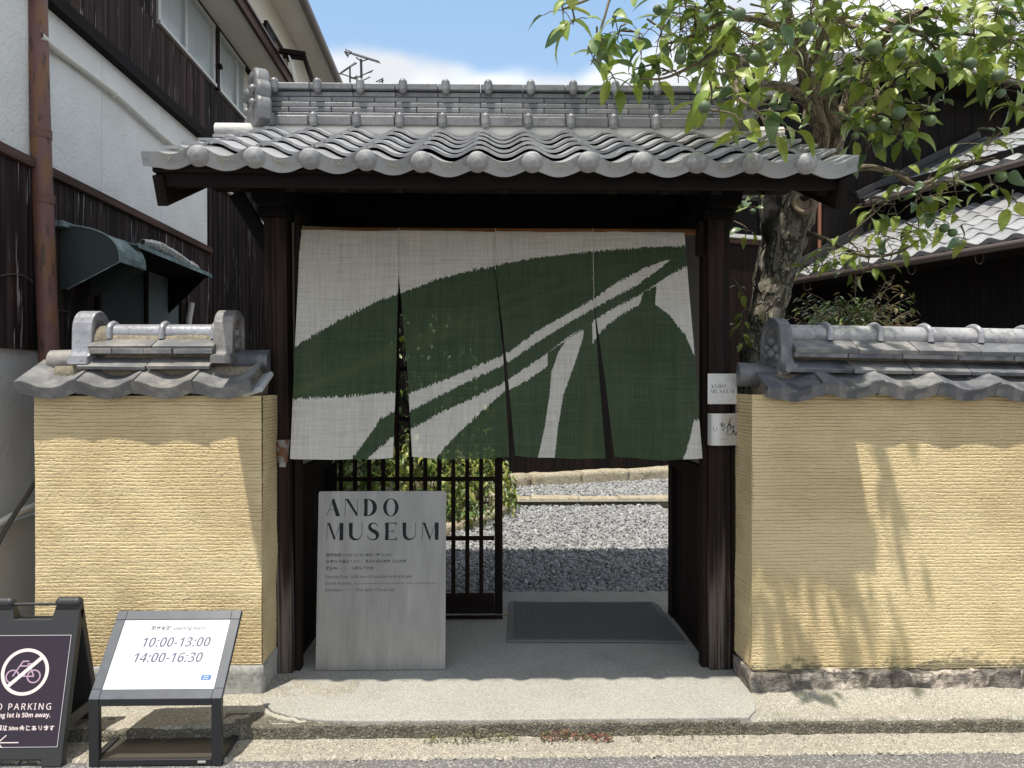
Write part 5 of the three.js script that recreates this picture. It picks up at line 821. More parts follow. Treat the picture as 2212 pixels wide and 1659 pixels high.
  // clusters of leaves: x, y, metres away, leaves, spread in metres
  const cl = [[1215, 22, 3.4, 5, 0.07], [1243, 45, 3.4, 4, 0.06], [1292, 85, 3.38, 6, 0.07], [1282, 128, 3.36, 4, 0.05], [1335, 70, 3.38, 4, 0.06], [1385, 85, 3.36, 7, 0.08], [1425, 78, 3.36, 6, 0.08], [1470, 62, 3.35, 7, 0.08], [1325, 168, 3.4, 4, 0.05], [1365, 165, 3.4, 5, 0.06], [1420, 160, 3.36, 6, 0.07], [1465, 165, 3.36, 4, 0.06],
    [1450, 110, 3.36, 5, 0.07], [1500, 55, 3.34, 10, 0.10], [1480, 15, 3.34, 8, 0.10], [1545, 25, 3.3, 10, 0.10], [1555, 95, 3.3, 10, 0.10], [1505, 135, 3.32, 7, 0.08], [1600, 40, 3.25, 11, 0.1], [1625, 98, 3.2, 9, 0.1], [1560, 160, 3.15, 6, 0.07], [1530, 215, 3.05, 4, 0.05], [1595, 205, 3.05, 6, 0.07], [1632, 245, 3.0, 6, 0.07], [1668, 285, 2.96, 6, 0.06], [1600, 262, 3.0, 5, 0.05], [1685, 60, 3.4, 10, 0.12], [1700, 130, 3.7, 7, 0.1],
    [1750, 30, 3.80, 14, 0.13], [1765, 90, 3.70, 10, 0.11], [1820, 40, 3.70, 14, 0.13], [1855, 100, 3.90, 14, 0.13], [1805, 150, 4.30, 10, 0.13], [1885, 38, 3.85, 12, 0.13], [1890, 150, 3.95, 12, 0.12], [1905, 200, 4.05, 10, 0.11], [1935, 85, 3.85, 14, 0.12], [1965, 30, 3.85, 12, 0.12], [1955, 145, 3.90, 11, 0.11], [2005, 85, 3.85, 12, 0.12], [2045, 35, 3.90, 12, 0.12], [2045, 115, 3.90, 11, 0.11], [2085, 155, 3.95, 10, 0.10], [2105, 60, 3.95, 14, 0.12], [2130, 120, 3.95, 11, 0.11], [2155, 28, 3.95, 14, 0.13], [2185, 88, 4.00, 12, 0.12], [2195, 150, 4.05, 11, 0.10], [2165, 195, 4.05, 8, 0.08], [2215, 40, 3.95, 12, 0.13], [2205, 225, 4.00, 5, 0.07],
    [1925, 242, 4.00, 9, 0.09], [1965, 262, 3.95, 10, 0.09], [1925, 292, 4.00, 6, 0.07], [1880, 252, 4.10, 8, 0.08], [1848, 288, 4.05, 5, 0.06], [2000, 240, 3.95, 6, 0.08], [1870, 300, 4.10, 4, 0.06],
    [1480, 40, 3.6, 9, 0.12], [1540, 70, 3.6, 10, 0.12], [1600, 80, 3.7, 11, 0.13], [1660, 30, 3.8, 12, 0.14], [1720, 60, 4.3, 12, 0.16], [1770, 20, 4.4, 12, 0.16], [1830, 80, 4.5, 12, 0.16], [1880, 60, 4.5, 13, 0.17], [1920, 120, 4.5, 12, 0.15], [1960, 70, 4.5, 13, 0.17], [2020, 40, 4.5, 13, 0.17], [2060, 90, 4.5, 12, 0.16], [2110, 30, 4.5, 13, 0.17], [2140, 100, 4.5, 12, 0.15], [2190, 60, 4.5, 13, 0.17], [2200, 130, 4.5, 10, 0.13], [1990, 140, 4.5, 10, 0.13], [1860, 140, 4.6, 9, 0.13], [1680, 140, 4.0, 8, 0.12], [1575, 130, 3.6, 7, 0.10],
    [1735, 205, 4.7, 6, 0.12], [1795, 262, 4.8, 5, 0.1], [1830, 225, 4.8, 8, 0.14], [1865, 200, 4.6, 8, 0.14], [1700, 220, 4.9, 7, 0.12], [1660, 150, 4.6, 8, 0.14], [1740, 130, 4.9, 7, 0.14], [1790, 60, 4.8, 9, 0.16], [1690, 90, 4.6, 8, 0.15],
    [1985, 430, 4.4, 8, 0.12], [1960, 385, 4.45, 4, 0.07], [2020, 395, 4.4, 7, 0.1], [2060, 400, 4.3, 6, 0.11], [2105, 350, 4.2, 7, 0.10], [2135, 315, 4.2, 7, 0.08], [2140, 395, 4.2, 5, 0.1], [2190, 430, 4.2, 4, 0.07], [1930, 440, 4.45, 5, 0.09], [1885, 455, 4.5, 5, 0.08], [2005, 470, 4.4, 7, 0.1], [2045, 490, 4.4, 4, 0.06], [2060, 460, 4.4, 3, 0.05], [2085, 515, 4.4, 2, 0.04],
    [1900, 500, 4.5, 8, 0.1], [1945, 520, 4.5, 8, 0.1], [1985, 505, 4.45, 6, 0.09], [1850, 545, 4.55, 8, 0.1], [1805, 535, 4.6, 5, 0.07], [1775, 575, 4.65, 6, 0.09], [1830, 580, 4.6, 6, 0.08], [1745, 590, 4.7, 3, 0.06], [1875, 575, 4.55, 4, 0.07], [1620, 450, 5.0, 5, 0.07], [1650, 400, 5.0, 3, 0.06], [1700, 400, 4.98, 4, 0.06], [1612, 500, 5.1, 3, 0.05],
    [1598, 625, 4.95, 4, 0.05], [1605, 680, 4.9, 5, 0.05], [1598, 710, 4.9, 4, 0.05], [1606, 740, 4.88, 4, 0.04]];
  const spots = [], near = [], fr = (k) => (rnd() + rnd() + rnd() - 1.5) * k;
  const leafAt = (c, sp, size, arr) => {
    const p = V(c.x + fr(sp * 1.4), c.y + fr(sp * 1.1), c.z + fr(sp * 1.4)), out = p.clone().sub(c).normalize();
    const d = V(out.x * 1.2 + fr(1.0) - 0.15, out.y * 0.5 - 0.28 + fr(0.8), out.z + fr(0.9) + 0.15).normalize(), n = V(fr(0.9), 1, fr(0.9) + 0.35), xx = n.clone().cross(d).normalize(), yy = d.clone().cross(xx);
    const m = new THREE.Matrix4().makeBasis(xx, yy, d); const s = size * rr(0.65, 1.15); arr.push([new THREE.Matrix4().compose(p, new THREE.Quaternion().setFromRotationMatrix(m), V(s, s, s)), Math.floor(rnd() * LEAF.length), [0, 1, 1, 3, 0, 3, 2, 4, 0, 1][Math.floor(rnd() * 10)], p]);
  };
  const stalks = [];
  for (const [x, y, d, n0, sp] of cl) { const n = y < 320 ? Math.ceil(n0 * 1.08) : n0; const c = T(x, y, d); for (let i = 0; i < n; i++) { const sizeHere = d > 4.15 ? 0.125 : d > 3.7 ? 0.145 : 0.125; leafAt(c, sp, sizeHere * (y > 600 ? 0.75 : 1), spots); const e = spots[spots.length - 1][3]; if (e.distanceTo(c) > 0.015) stalks.push(tube([c, c.clone().lerp(e, 0.5).add(V(0, 0.01, 0)), e], 0.0022, 3, 4)); } stalks.push(taper([c.clone().add(V(fr(0.1), 0.07, fr(0.1) - 0.04)), c.clone().add(V(fr(0.02), 0.02, 0)), c.clone().add(V(fr(0.03), -0.03, fr(0.03)))], [0.006, 0.004, 0.002], 3, 5)); }
  part(tree, 'twigs', stalks, M.twig, 'stuff');
  // the crown goes on above and to the right of the frame; its shade falls on the roof and the wall
  const over = []; for (let i = 0; i < 20; i++) over.push([rr(0.75, 3.4), rr(3.3, 4.8), rr(-1.2, 0.25)]);
  for (let i = 0; i < 20; i++) over.push([rr(0.9, 1.55), rr(3.2, 4.2), rr(0.35, 1.0)]);
  over.forEach(([x, y, z]) => { const c = V(x, y, z), py = (829.5 - 1600 * (y - EYE) / (BACK - z)); if (py > -60) return; for (let i = 0; i < 15; i++) leafAt(c, 0.17, 0.13, near); });
  const all = [...spots, ...near], byNear = spots.map((s, i) => [s, s[3].distanceTo(camP)]).sort((a, b) => a[1] - b[1]);
  const singles = new Set(byNear.slice(0, 300).map(([s]) => s));
  for (const s of singles) { const m = new THREE.Mesh(LEAF[s[1]], M.leaf[s[2]]); m.name = 'leaf'; m.matrixAutoUpdate = true; s[0].decompose(m.position, m.quaternion, m.scale); m.position.sub(bases.get(tree)); tree.add(m); }
  const rest = all.filter((s) => !singles.has(s)), o4 = new THREE.Matrix4();
  for (let k = 0; k < 5; k++) { const L = rest.filter((s) => s[2] === k); if (!L.length) continue; const im = new THREE.InstancedMesh(LEAF[k], M.leaf[k], L.length), b = bases.get(tree); L.forEach((s, i) => { o4.copy(s[0]); o4.elements[12] -= b.x; o4.elements[13] -= b.y; o4.elements[14] -= b.z; im.setMatrixAt(i, o4); }); im.name = 'foliage'; im.userData.kind = 'stuff'; tree.add(im); }
  // green fruit
  const fg = new THREE.SphereGeometry(1, 22, 16), fp = fg.attributes.position; for (let i = 0; i < fp.count; i++) { const x = fp.getX(i), y = fp.getY(i), z = fp.getZ(i), a = Math.atan2(z, x), k = 1 + 0.025 * Math.cos(4 * a); fp.setXYZ(i, x * k, y * 0.94 - 0.06 * Math.exp(-6 * (x * x + z * z)) * Math.sign(y), z * k); } fg.computeVertexNormals();
  const cg = mergeGeometries([0, 1, 2, 3].map((i) => { const g = leafShape(0.75, 0.7, 0.9, 0.1); g.rotateY(i * Math.PI / 2 + 0.4); return g.translate(0, 0.9, 0); }));
  for (const [x, y, r, d] of [[1280, 104, 13, 3.34], [1299, 119, 13, 3.33], [1470, 127, 14, 3.20], [1597, 31, 16, 3.05], [1522, 231, 15, 2.95], [1746, 61, 17, 3.30], [1661, 99, 12, 3.10], [1630, 123, 12, 3.05], [1888, 101, 17, 3.55], [1942, 244, 16, 3.75], [1911, 268, 13, 3.75], [2010, 261, 14, 3.75], [1881, 279, 11, 3.85], [1848, 294, 9, 3.85], [1944, 114, 14, 3.65], [2096, 136, 14, 3.70], [2156, 162, 15, 3.75], [2162, 202, 11, 3.80], [2162, 383, 13, 4.00], [2005, 433, 11, 4.15], [2040, 493, 12, 4.20], [2058, 503, 11, 4.20], [1828, 566, 9, 4.45], [1626, 457, 8, 4.90], [1670, 226, 10, 4.40], [1806, 10, 14, 3.50], [1420, 20, 11, 3.40]]) {
    const c = T(x, y, d), s = 0.9 * r * d / 1600, q = [rr(-0.3, 0.3), rnd() * 6, rr(-0.3, 0.3)];
    const f = piece(tree, 'fruit', fg, M.fruit[rnd() < 0.5 ? 0 : 1], [c.x, c.y, c.z], q); f.scale.setScalar(s);
    const k = new THREE.Mesh(cg, M.calyx); k.name = 'calyx'; f.add(k);
  }
}

// ================= SHRUBS =================
function shrub(name, label, cat, pos, n, size, leaf, mats, box3, ratio = 0.42, group) {
  const t = thing(name, label, cat, pos, group), b = V(...pos), L = leafShape(1, ratio, 0.7, 0.25), st = [], by = mats.map(() => []), o = new THREE.Object3D();
  const stems = Math.max(5, Math.round(n / 60));
  for (let i = 0; i < stems; i++) { const e = V(b.x + fr2(box3[0]), b.y + box3[1] * rr(0.55, 1.0), b.z + fr2(box3[2])); st.push(taper([b.clone().add(V(fr2(box3[0] * 0.3), 0, fr2(box3[2] * 0.3))), b.clone().lerp(e, 0.6).add(V(0, 0.06, 0)), e], [size * 0.09, size * 0.06, size * 0.03], 4, 5)); }
  part(t, 'stem', st, M.twig);
  for (let i = 0; i < n; i++) { const u = fr2(1), w = fr2(1), hgt = Math.pow(rnd(), 0.7) * Math.sqrt(Math.max(0.05, 1 - u * u * 0.8 - w * w * 0.6)); o.position.set(u * box3[0], hgt * box3[1] * (0.85 + 0.3 * fbm3(u * 3 + pos[0], w * 3, 1, 2, 5)), w * box3[2]); o.rotation.set(rr(-0.2, 1.1), rnd() * 6.28, rr(-0.5, 0.5), 'YXZ'); o.scale.setScalar(size * rr(0.6, 1.2)); o.updateMatrix(); by[Math.floor(rnd() * mats.length)].push(o.matrix.clone()); }
  by.forEach((l, k) => { if (!l.length) return; const im = new THREE.InstancedMesh(L, mats[k], l.length); l.forEach((m, i) => im.setMatrixAt(i, m)); im.name = 'foliage'; im.userData.kind = 'stuff'; t.add(im); });
  return t;
}
const fr2 = (k) => (rnd() * 2 - 1) * k;
const yellowL = [leafMat(0.34, 0.38, 0.07, 0.35), leafMat(0.22, 0.30, 0.05, 0.35), leafMat(0.42, 0.42, 0.12, 0.35), leafMat(0.12, 0.20, 0.04, 0.3)], greenL = [leafMat(0.07, 0.14, 0.035), leafMat(0.11, 0.18, 0.04), leafMat(0.16, 0.20, 0.06)], darkL = [leafMat(0.03, 0.06, 0.018), leafMat(0.045, 0.085, 0.02), leafMat(0.06, 0.11, 0.03)];
shrub('garden_shrub', 'bright yellow green shrub beside the gravel just past the lattice end', 'shrub', [-0.16, 0.05, -4.75], 800, 0.09, 0, yellowL, [0.38, 0.82, 0.5]);
shrub('garden_shrub', 'variegated pale green shrub seen through the middle bars of the lattice', 'shrub', [-0.85, 0.02, -4.2], 1100, 0.11, 0, [...yellowL.slice(1), greenL[2]], [0.6, 0.95, 0.55]);
shrub('garden_shrub', 'green broad leaved shrub at the far left behind the lattice', 'shrub', [-1.75, 0.0, -3.6], 1000, 0.12, 0, [greenL[1], greenL[2], yellowL[1]], [0.6, 1.05, 0.6]);
shrub('ground_cover', 'low dark green ground cover at the stone edging behind the lattice', 'plant', [-0.35, 0.02, -3.95], 420, 0.06, 0, greenL, [0.42, 0.25, 0.3]);
shrub('garden_shrub', 'tall dark green shrub rising behind the curtain slits', 'shrub', [-1.05, 0.05, -6.0], 1700, 0.12, 0, [darkL[2], greenL[0], greenL[1], yellowL[1]], [1.0, 2.9, 0.7]);
shrub('garden_shrub', 'slim green shrub at the near corner of the black house wall', 'shrub', [0.05, 0.1, -7.0], 420, 0.11, 0, [greenL[0], greenL[1]], [0.28, 1.75, 0.3]);
// nandina behind the right wall: compound fronds of small pointed leaves
{
  const b = far(1840, 760, 5.2), t = thing('nandina_bush', 'feathery green and rust tinted bush behind the right wall', 'bush', [b.x, 0.4, b.z]), L = leafShape(1, 0.4, 0.5, 0.2), o = new THREE.Object3D();
  const mats = [leafMat(0.17, 0.27, 0.06), leafMat(0.24, 0.33, 0.07), leafMat(0.40, 0.30, 0.13), leafMat(0.11, 0.19, 0.06)], by = mats.map(() => []), st = [], fronds = [];
  for (let i = 0; i < 120; i++) { const x = 1700 + 285 * (0.5 + 0.5 * (rnd() + rnd() - 1) * 1.15), top = 632 + Math.abs(x - 1820) * 0.22; fronds.push([x, rr(top, 735), 5.2 + fr2(0.28)]); }
  for (const f of [[1975, 640, 5.1], [1955, 628, 5.1], [1985, 690, 5.0], [1960, 700, 5.1], [1725, 645, 5.1], [1745, 632, 5.15], [1940, 615, 5.2]]) fronds.push(f);
  for (const [x, y, d] of fronds) {
    const tip = far(x, y, d), root = V(b.x + (tip.x - b.x) * 0.35 + fr2(0.05), tip.y - 0.18, b.z + (tip.z - b.z) * 0.4), dir = tip.clone().sub(root); st.push(taper([root, root.clone().lerp(tip, 0.6).add(V(0, 0.03, 0)), tip], [0.004, 0.003, 0.0015], 3, 4));
    const rust = x > 1900 && rnd() < 0.5;
    for (let k = 0; k < 13; k++) { const f = 0.25 + 0.75 * k / 12, p = root.clone().lerp(tip, f).add(V(fr2(0.035), 0.03 * (1 - f) + fr2(0.025), fr2(0.035))); o.position.copy(p).sub(bases.get(t)); o.lookAt(p.clone().sub(bases.get(t)).add(V(dir.x + (k % 2 ? 0.12 : -0.12) + fr2(0.1), -0.05 + fr2(0.08), dir.z + fr2(0.16)))); o.rotateZ(fr2(0.7)); o.scale.setScalar(rr(0.032, 0.062)); o.updateMatrix(); by[rust ? 2 : Math.floor(rnd() * 4)].push(o.matrix.clone()); }
  }
  for (let i = 0; i < 6; i++) st.push(taper([V(b.x + fr2(0.15), 0.4, b.z + fr2(0.1)), V(b.x + fr2(0.3), 1.1, b.z + fr2(0.15)), V(b.x + fr2(0.5), 1.75, b.z + fr2(0.2))], [0.012, 0.009, 0.005], 5, 5));
  part(t, 'stem', st, M.twig); by.forEach((l, k) => { const im = new THREE.InstancedMesh(L, mats[k], l.length); l.forEach((m, i) => im.setMatrixAt(i, m)); im.name = 'foliage'; im.userData.kind = 'stuff'; t.add(im); });
  // bare seed plumes
  const plume = (x, y, x2, y2) => { const a = far(x, y, 5.15), c = far(x2, y2, 5.15), list = [taper([a, a.clone().lerp(c, 0.5), c], [0.003, 0.002, 0.001], 3, 4)]; for (let k = 0; k < 26; k++) { const p = a.clone().lerp(c, 0.3 + 0.7 * k / 26); list.push(tube([p, p.clone().add(V(fr2(0.012), 0.008, 0)), p.clone().add(V(fr2(0.03), 0.016, fr2(0.02)))], 0.0014, 2, 3)); } return list; };
  part(t, 'seed_plume', plume(1848, 650, 1847, 598), M.twig); part(t, 'seed_plume', plume(1905, 640, 1932, 597), M.twig); part(t, 'seed_plume', plume(1880, 660, 1912, 612), M.twig);
}
// weeds rooting in the kerb joint
function weed(label, x0, x1, n, mats, size, z) {
  const cx = (x0 + x1) / 2, t = thing('weed_patch', label, 'weeds', [cx, -0.08, z]), L = leafShape(1, 0.45, 0.4, 0.2), o = new THREE.Object3D(), by = mats.map(() => []), st = [];
  for (let i = 0; i < n; i++) { const x = lerp(x0, x1, rnd()), hh = rr(0.004, 0.035) * (0.4 + fbm3(x * 9, 0, 3, 2, 5)), zz = z + rr(0.0, 0.05); if (i % 6 === 0) st.push(tube([V(x, -0.082, zz), V(x + fr2(0.01), -0.07 + hh / 2, zz + 0.005), V(x + fr2(0.02), -0.08 + hh, zz + 0.01)], 0.0012, 3, 4)); o.position.set(x - cx, hh, zz - z); o.rotation.set(rr(-0.9, 0.5), rnd() * 6.28, fr2(0.5), 'YXZ'); o.scale.setScalar(size * rr(0.6, 1.3)); o.updateMatrix(); by[Math.floor(rnd() * mats.length)].push(o.matrix.clone()); }
  part(t, 'stem', st, M.twig); by.forEach((l, k) => { const im = new THREE.InstancedMesh(L, mats[k], l.length); l.forEach((m, i) => im.setMatrixAt(i, m)); im.name = 'foliage'; im.userData.kind = 'stuff'; t.add(im); });
}
weed('small green weeds along the kerb foot left of the reddish patch', -0.33, 0.10, 190, [leafMat(0.16, 0.17, 0.06), leafMat(0.24, 0.23, 0.11)], 0.013, 0.56);
weed('reddish weeds at the kerb foot below the middle of the platform', 0.20, 0.52, 260, [leafMat(0.28, 0.07, 0.05), leafMat(0.17, 0.16, 0.06), leafMat(0.35, 0.13, 0.10)], 0.014, 0.56);
weed('sparse dry weeds at the kerb foot right of the reddish patch', 0.6, 1.1, 90, [leafMat(0.22, 0.2, 0.09), leafMat(0.3, 0.27, 0.14)], 0.011, 0.56);

// ================= LETTERING =================
// a high-contrast roman of thick and hair strokes; unit = cap height, y down from the cap line
const ROMAN = {
  A: [0.78, [['h', 0.0, 1, 0.36, 0.05], ['h', 0.13, 0.64, 0.56, 0.64], ['p', [0.30, 0, 0.44, 0, 0.78, 1, 0.54, 1, 0.28, 0.16]]]],
  N: [0.80, [['h', 0.06, 0.04, 0.06, 1], ['h', 0.76, 0, 0.76, 1], ['p', [0, 0, 0.24, 0, 0.78, 0.86, 0.78, 1, 0.72, 1, 0.1, 0.06]]]],
  D: [0.88, [['p', [0, 0, 0.22, 0, 0.22, 1, 0, 1, 0.03, 0.5]], ['b', [0.2, 0, 0.95, 0.0, 0.95, 1.0, 0.2, 1], [0.2, 0.965, 0.62, 0.93, 0.62, 0.07, 0.2, 0.035]]]],
  O: [0.90, [['o', 0.45, 0.5, 0.45, 0.52, 0.2]]],
  M: [0.98, [['h', 0.05, 0.04, 0.02, 1], ['h', 0.46, 0.98, 0.80, 0.03], ['p', [0, 0, 0.20, 0, 0.53, 0.92, 0.44, 1, 0.08, 0.06]], ['p', [0.76, 0, 0.98, 0, 0.98, 1, 0.76, 1]]]],
  U: [0.80, [['p', [0, 0, 0.22, 0, 0.22, 0.66, 0.02, 0.66]], ['b', [0.02, 0.64, 0.02, 1.14, 0.78, 1.14, 0.78, 0.6], [0.755, 0.6, 0.74, 1.0, 0.24, 1.04, 0.22, 0.64]], ['h', 0.77, 0, 0.77, 0.64]]],
  S: [0.70, [['s']]],
  E: [0.72, [['p', [0, 0, 0.22, 0, 0.22, 1, 0, 1, 0.03, 0.5]], ['p', [0.2, 0, 0.68, 0, 0.68, 0.14, 0.6, 0.05, 0.2, 0.04]], ['p', [0.2, 0.48, 0.42, 0.48, 0.5, 0.41, 0.5, 0.58, 0.42, 0.51, 0.2, 0.51]], ['p', [0.2, 0.96, 0.6, 0.95, 0.7, 0.82, 0.7, 1, 0.2, 1]]]],
};
function roman(k, word, xs, y, cap, color) {
  k.fillStyle = k.strokeStyle = color;
  [...word].forEach((ch, i) => {
    const [, ops] = ROMAN[ch], x = xs[i], X = (a) => x + a * cap, Y = (b) => y + b * cap;
    for (const o of ops) {
      k.beginPath();
      if (o[0] === 'h') { k.lineWidth = Math.max(cap * 0.028, 0.8); k.moveTo(X(o[1]), Y(o[2])); k.lineTo(X(o[3]), Y(o[4])); k.stroke(); }
      else if (o[0] === 'p') { for (let j = 0; j < o[1].length; j += 2) j ? k.lineTo(X(o[1][j]), Y(o[1][j + 1])) : k.moveTo(X(o[1][j]), Y(o[1][j + 1])); k.fill(); }
      else if (o[0] === 'b') { const [a, b] = [o[1], o[2]]; k.moveTo(X(a[0]), Y(a[1])); k.bezierCurveTo(X(a[2]), Y(a[3]), X(a[4]), Y(a[5]), X(a[6]), Y(a[7])); k.lineTo(X(b[0]), Y(b[1])); k.bezierCurveTo(X(b[2]), Y(b[3]), X(b[4]), Y(b[5]), X(b[6]), Y(b[7])); k.fill(); }
      else if (o[0] === 'o') { k.ellipse(X(o[1]), Y(o[2]), o[3] * cap, o[4] * cap, 0, 0, 6.284); k.ellipse(X(o[1]), Y(o[2]), (o[3] - o[5]) * cap, (o[4] - 0.035) * cap, 0, 0, 6.284); k.fill('evenodd'); }
      else { k.moveTo(X(0.62), Y(0.2)); k.bezierCurveTo(X(0.58), Y(-0.08), X(0.06), Y(-0.1), X(0.06), Y(0.26)); k.bezierCurveTo(X(0.06), Y(0.56), X(0.5), Y(0.56), X(0.52), Y(0.78)); k.bezierCurveTo(X(0.52), Y(1.02), X(0.1), Y(1.02), X(0.03), Y(0.72)); k.lineTo(X(0.0), Y(0.74)); k.bezierCurveTo(X(0.06), Y(1.1), X(0.7), Y(1.12), X(0.70), Y(0.7)); k.bezierCurveTo(X(0.7), Y(0.38), X(0.24), Y(0.4), X(0.22), Y(0.2)); k.bezierCurveTo(X(0.22), Y(0.0), X(0.54), Y(0.0), X(0.6), Y(0.22)); k.fill(); }
    }
  });
}
// Japanese characters as brush lines on a ten by ten grid (pairs of digits x y)
const KANA = {
  い: '22264859|738688', ち: '1282|4036|36547486786949', ん: '501935465558697997', ど: '3044|7235274989|7082|8092', に: '2129|4373|48497989', あ: '1373|42465869|57355849183635657886 89', り: '2237|72767859', ま: '1383|1585|5158483839486985', す: '1383|52575838354759495 9', は: '2129|4383|61675648596978|6789', た: '1353|3129|5475|57584989', だ: '1353|3129|5475|57584989|7282', し: '3137496989', の: '5246384838264272858769',
  場: '1343|2228|1747|51918555|5383|4696|56448|66987988', 先: '3225|1484|5156|1686|4629|667989', 開: '1119|114145|1343|919989|916165|6393|3575|3777|4539|6569', 館: '3115|3155|2554|2448|2939|5252|529294|6366|638365|638586|6789', 時: '2128|214148|2545|2848|5393|7275|4595|4797|777969|5658', 間: '1119|114145|1343|919989|916165|6393|3539|356569|3767|3969', 休: '3115|2329|4494|6269|6437|6497', 日: '2229|228289|2585|2989', 月: '312738|318189|3484|3686', 曜: '1218|124248|1545|1848|519153|5494|5559|5595|5797|5999', 祝: '2131|1343|4218|2529|5155|519155|5595|6549|757999', 合: '5114|5194|3565|2627|267679|2929|2979', 翌: '113133|516153|1545|5595|1989|3738|7768', 最: '2124|218184|2484|1595|2529|2747|45|5787|5896|5789', 終: '3113|1443|3329|1757|6145|617554|5487|6688|6998', 入: '415189|5519', 鑑: '3113|3153|2444|1545|3429|2949|5158|5181|5484|5989|7194', 賞: '5152|2131|1292|3444|2529|257579|2777|2979', 料: '3139|1545|2224|4244|3517|3547|5696|8189|6364|6566', 円: '1129|119199|5155|1595', 歳: '4144|1292|1419|1494|2545|3548|6158|8497|9282', 以: '2127|2845|4354|7179|7549|7799', 下: '1191|5159|5374', 無: '3112|2282|1595|2325|4345|6365|8385|1898|2918|8999',
};
function kana(k, text, x, y, s, color, lw = 0.09) {
  k.strokeStyle = color; k.lineCap = 'round'; k.lineJoin = 'round'; k.lineWidth = s * lw;
  for (const ch of text) { const d = KANA[ch]; if (d) for (const st of d.split('|')) { const q = st.replace(/ /g, ''); k.beginPath(); for (let i = 0; i + 1 < q.length; i += 2) { const X = x + q[i] / 10 * s, Y = y + q[i + 1] / 10 * s; i ? k.lineTo(X, Y) : k.moveTo(X, Y); } k.stroke(); } x += s * 1.04; }
  return x;
}
const spaced = (k, text, x, y, gap) => { for (const ch of text) { k.fillText(ch, x, y); x += k.measureText(ch).width + gap; } return x; };
const brushed = (k, w, h, base, amp, sd, vert = true) => { const im = k.getImageData(0, 0, w, h), d = im.data; for (let j = 0; j < h; j++) for (let i = 0; i < w; i++) { const a = vert ? fbm(i / w, j / h, 14, 5, 3, sd) : fbm(i / w, j / h, 4, 6, 3, sd), f = fbm(i / w, j / h, 300, 6, 2, sd + 5), v = base + amp * ((a - 0.5) * 1.3 + (f - 0.5) * 0.7), o = (j * w + i) * 4; d[o] = v * 1.005; d[o + 1] = v; d[o + 2] = v * 0.985; d[o + 3] = 255; } k.putImageData(im, 0, 0); };
function faceUV(g, x0, x1, y0, y1) { const n = g.index ? g.toNonIndexed() : g, p = n.attributes.position, uv = new Float32Array(p.count * 2); for (let i = 0; i < p.count; i++) { uv[2 * i] = (p.getX(i) - x0) / (x1 - x0); uv[2 * i + 1] = (p.getY(i) - y0) / (y1 - y0); } n.setAttribute('uv', new THREE.BufferAttribute(uv, 2)); return n; }
const turned = (t, g, x, y, z, rx, ry = 0) => at(g, x, y, z, rx, ry, 0);

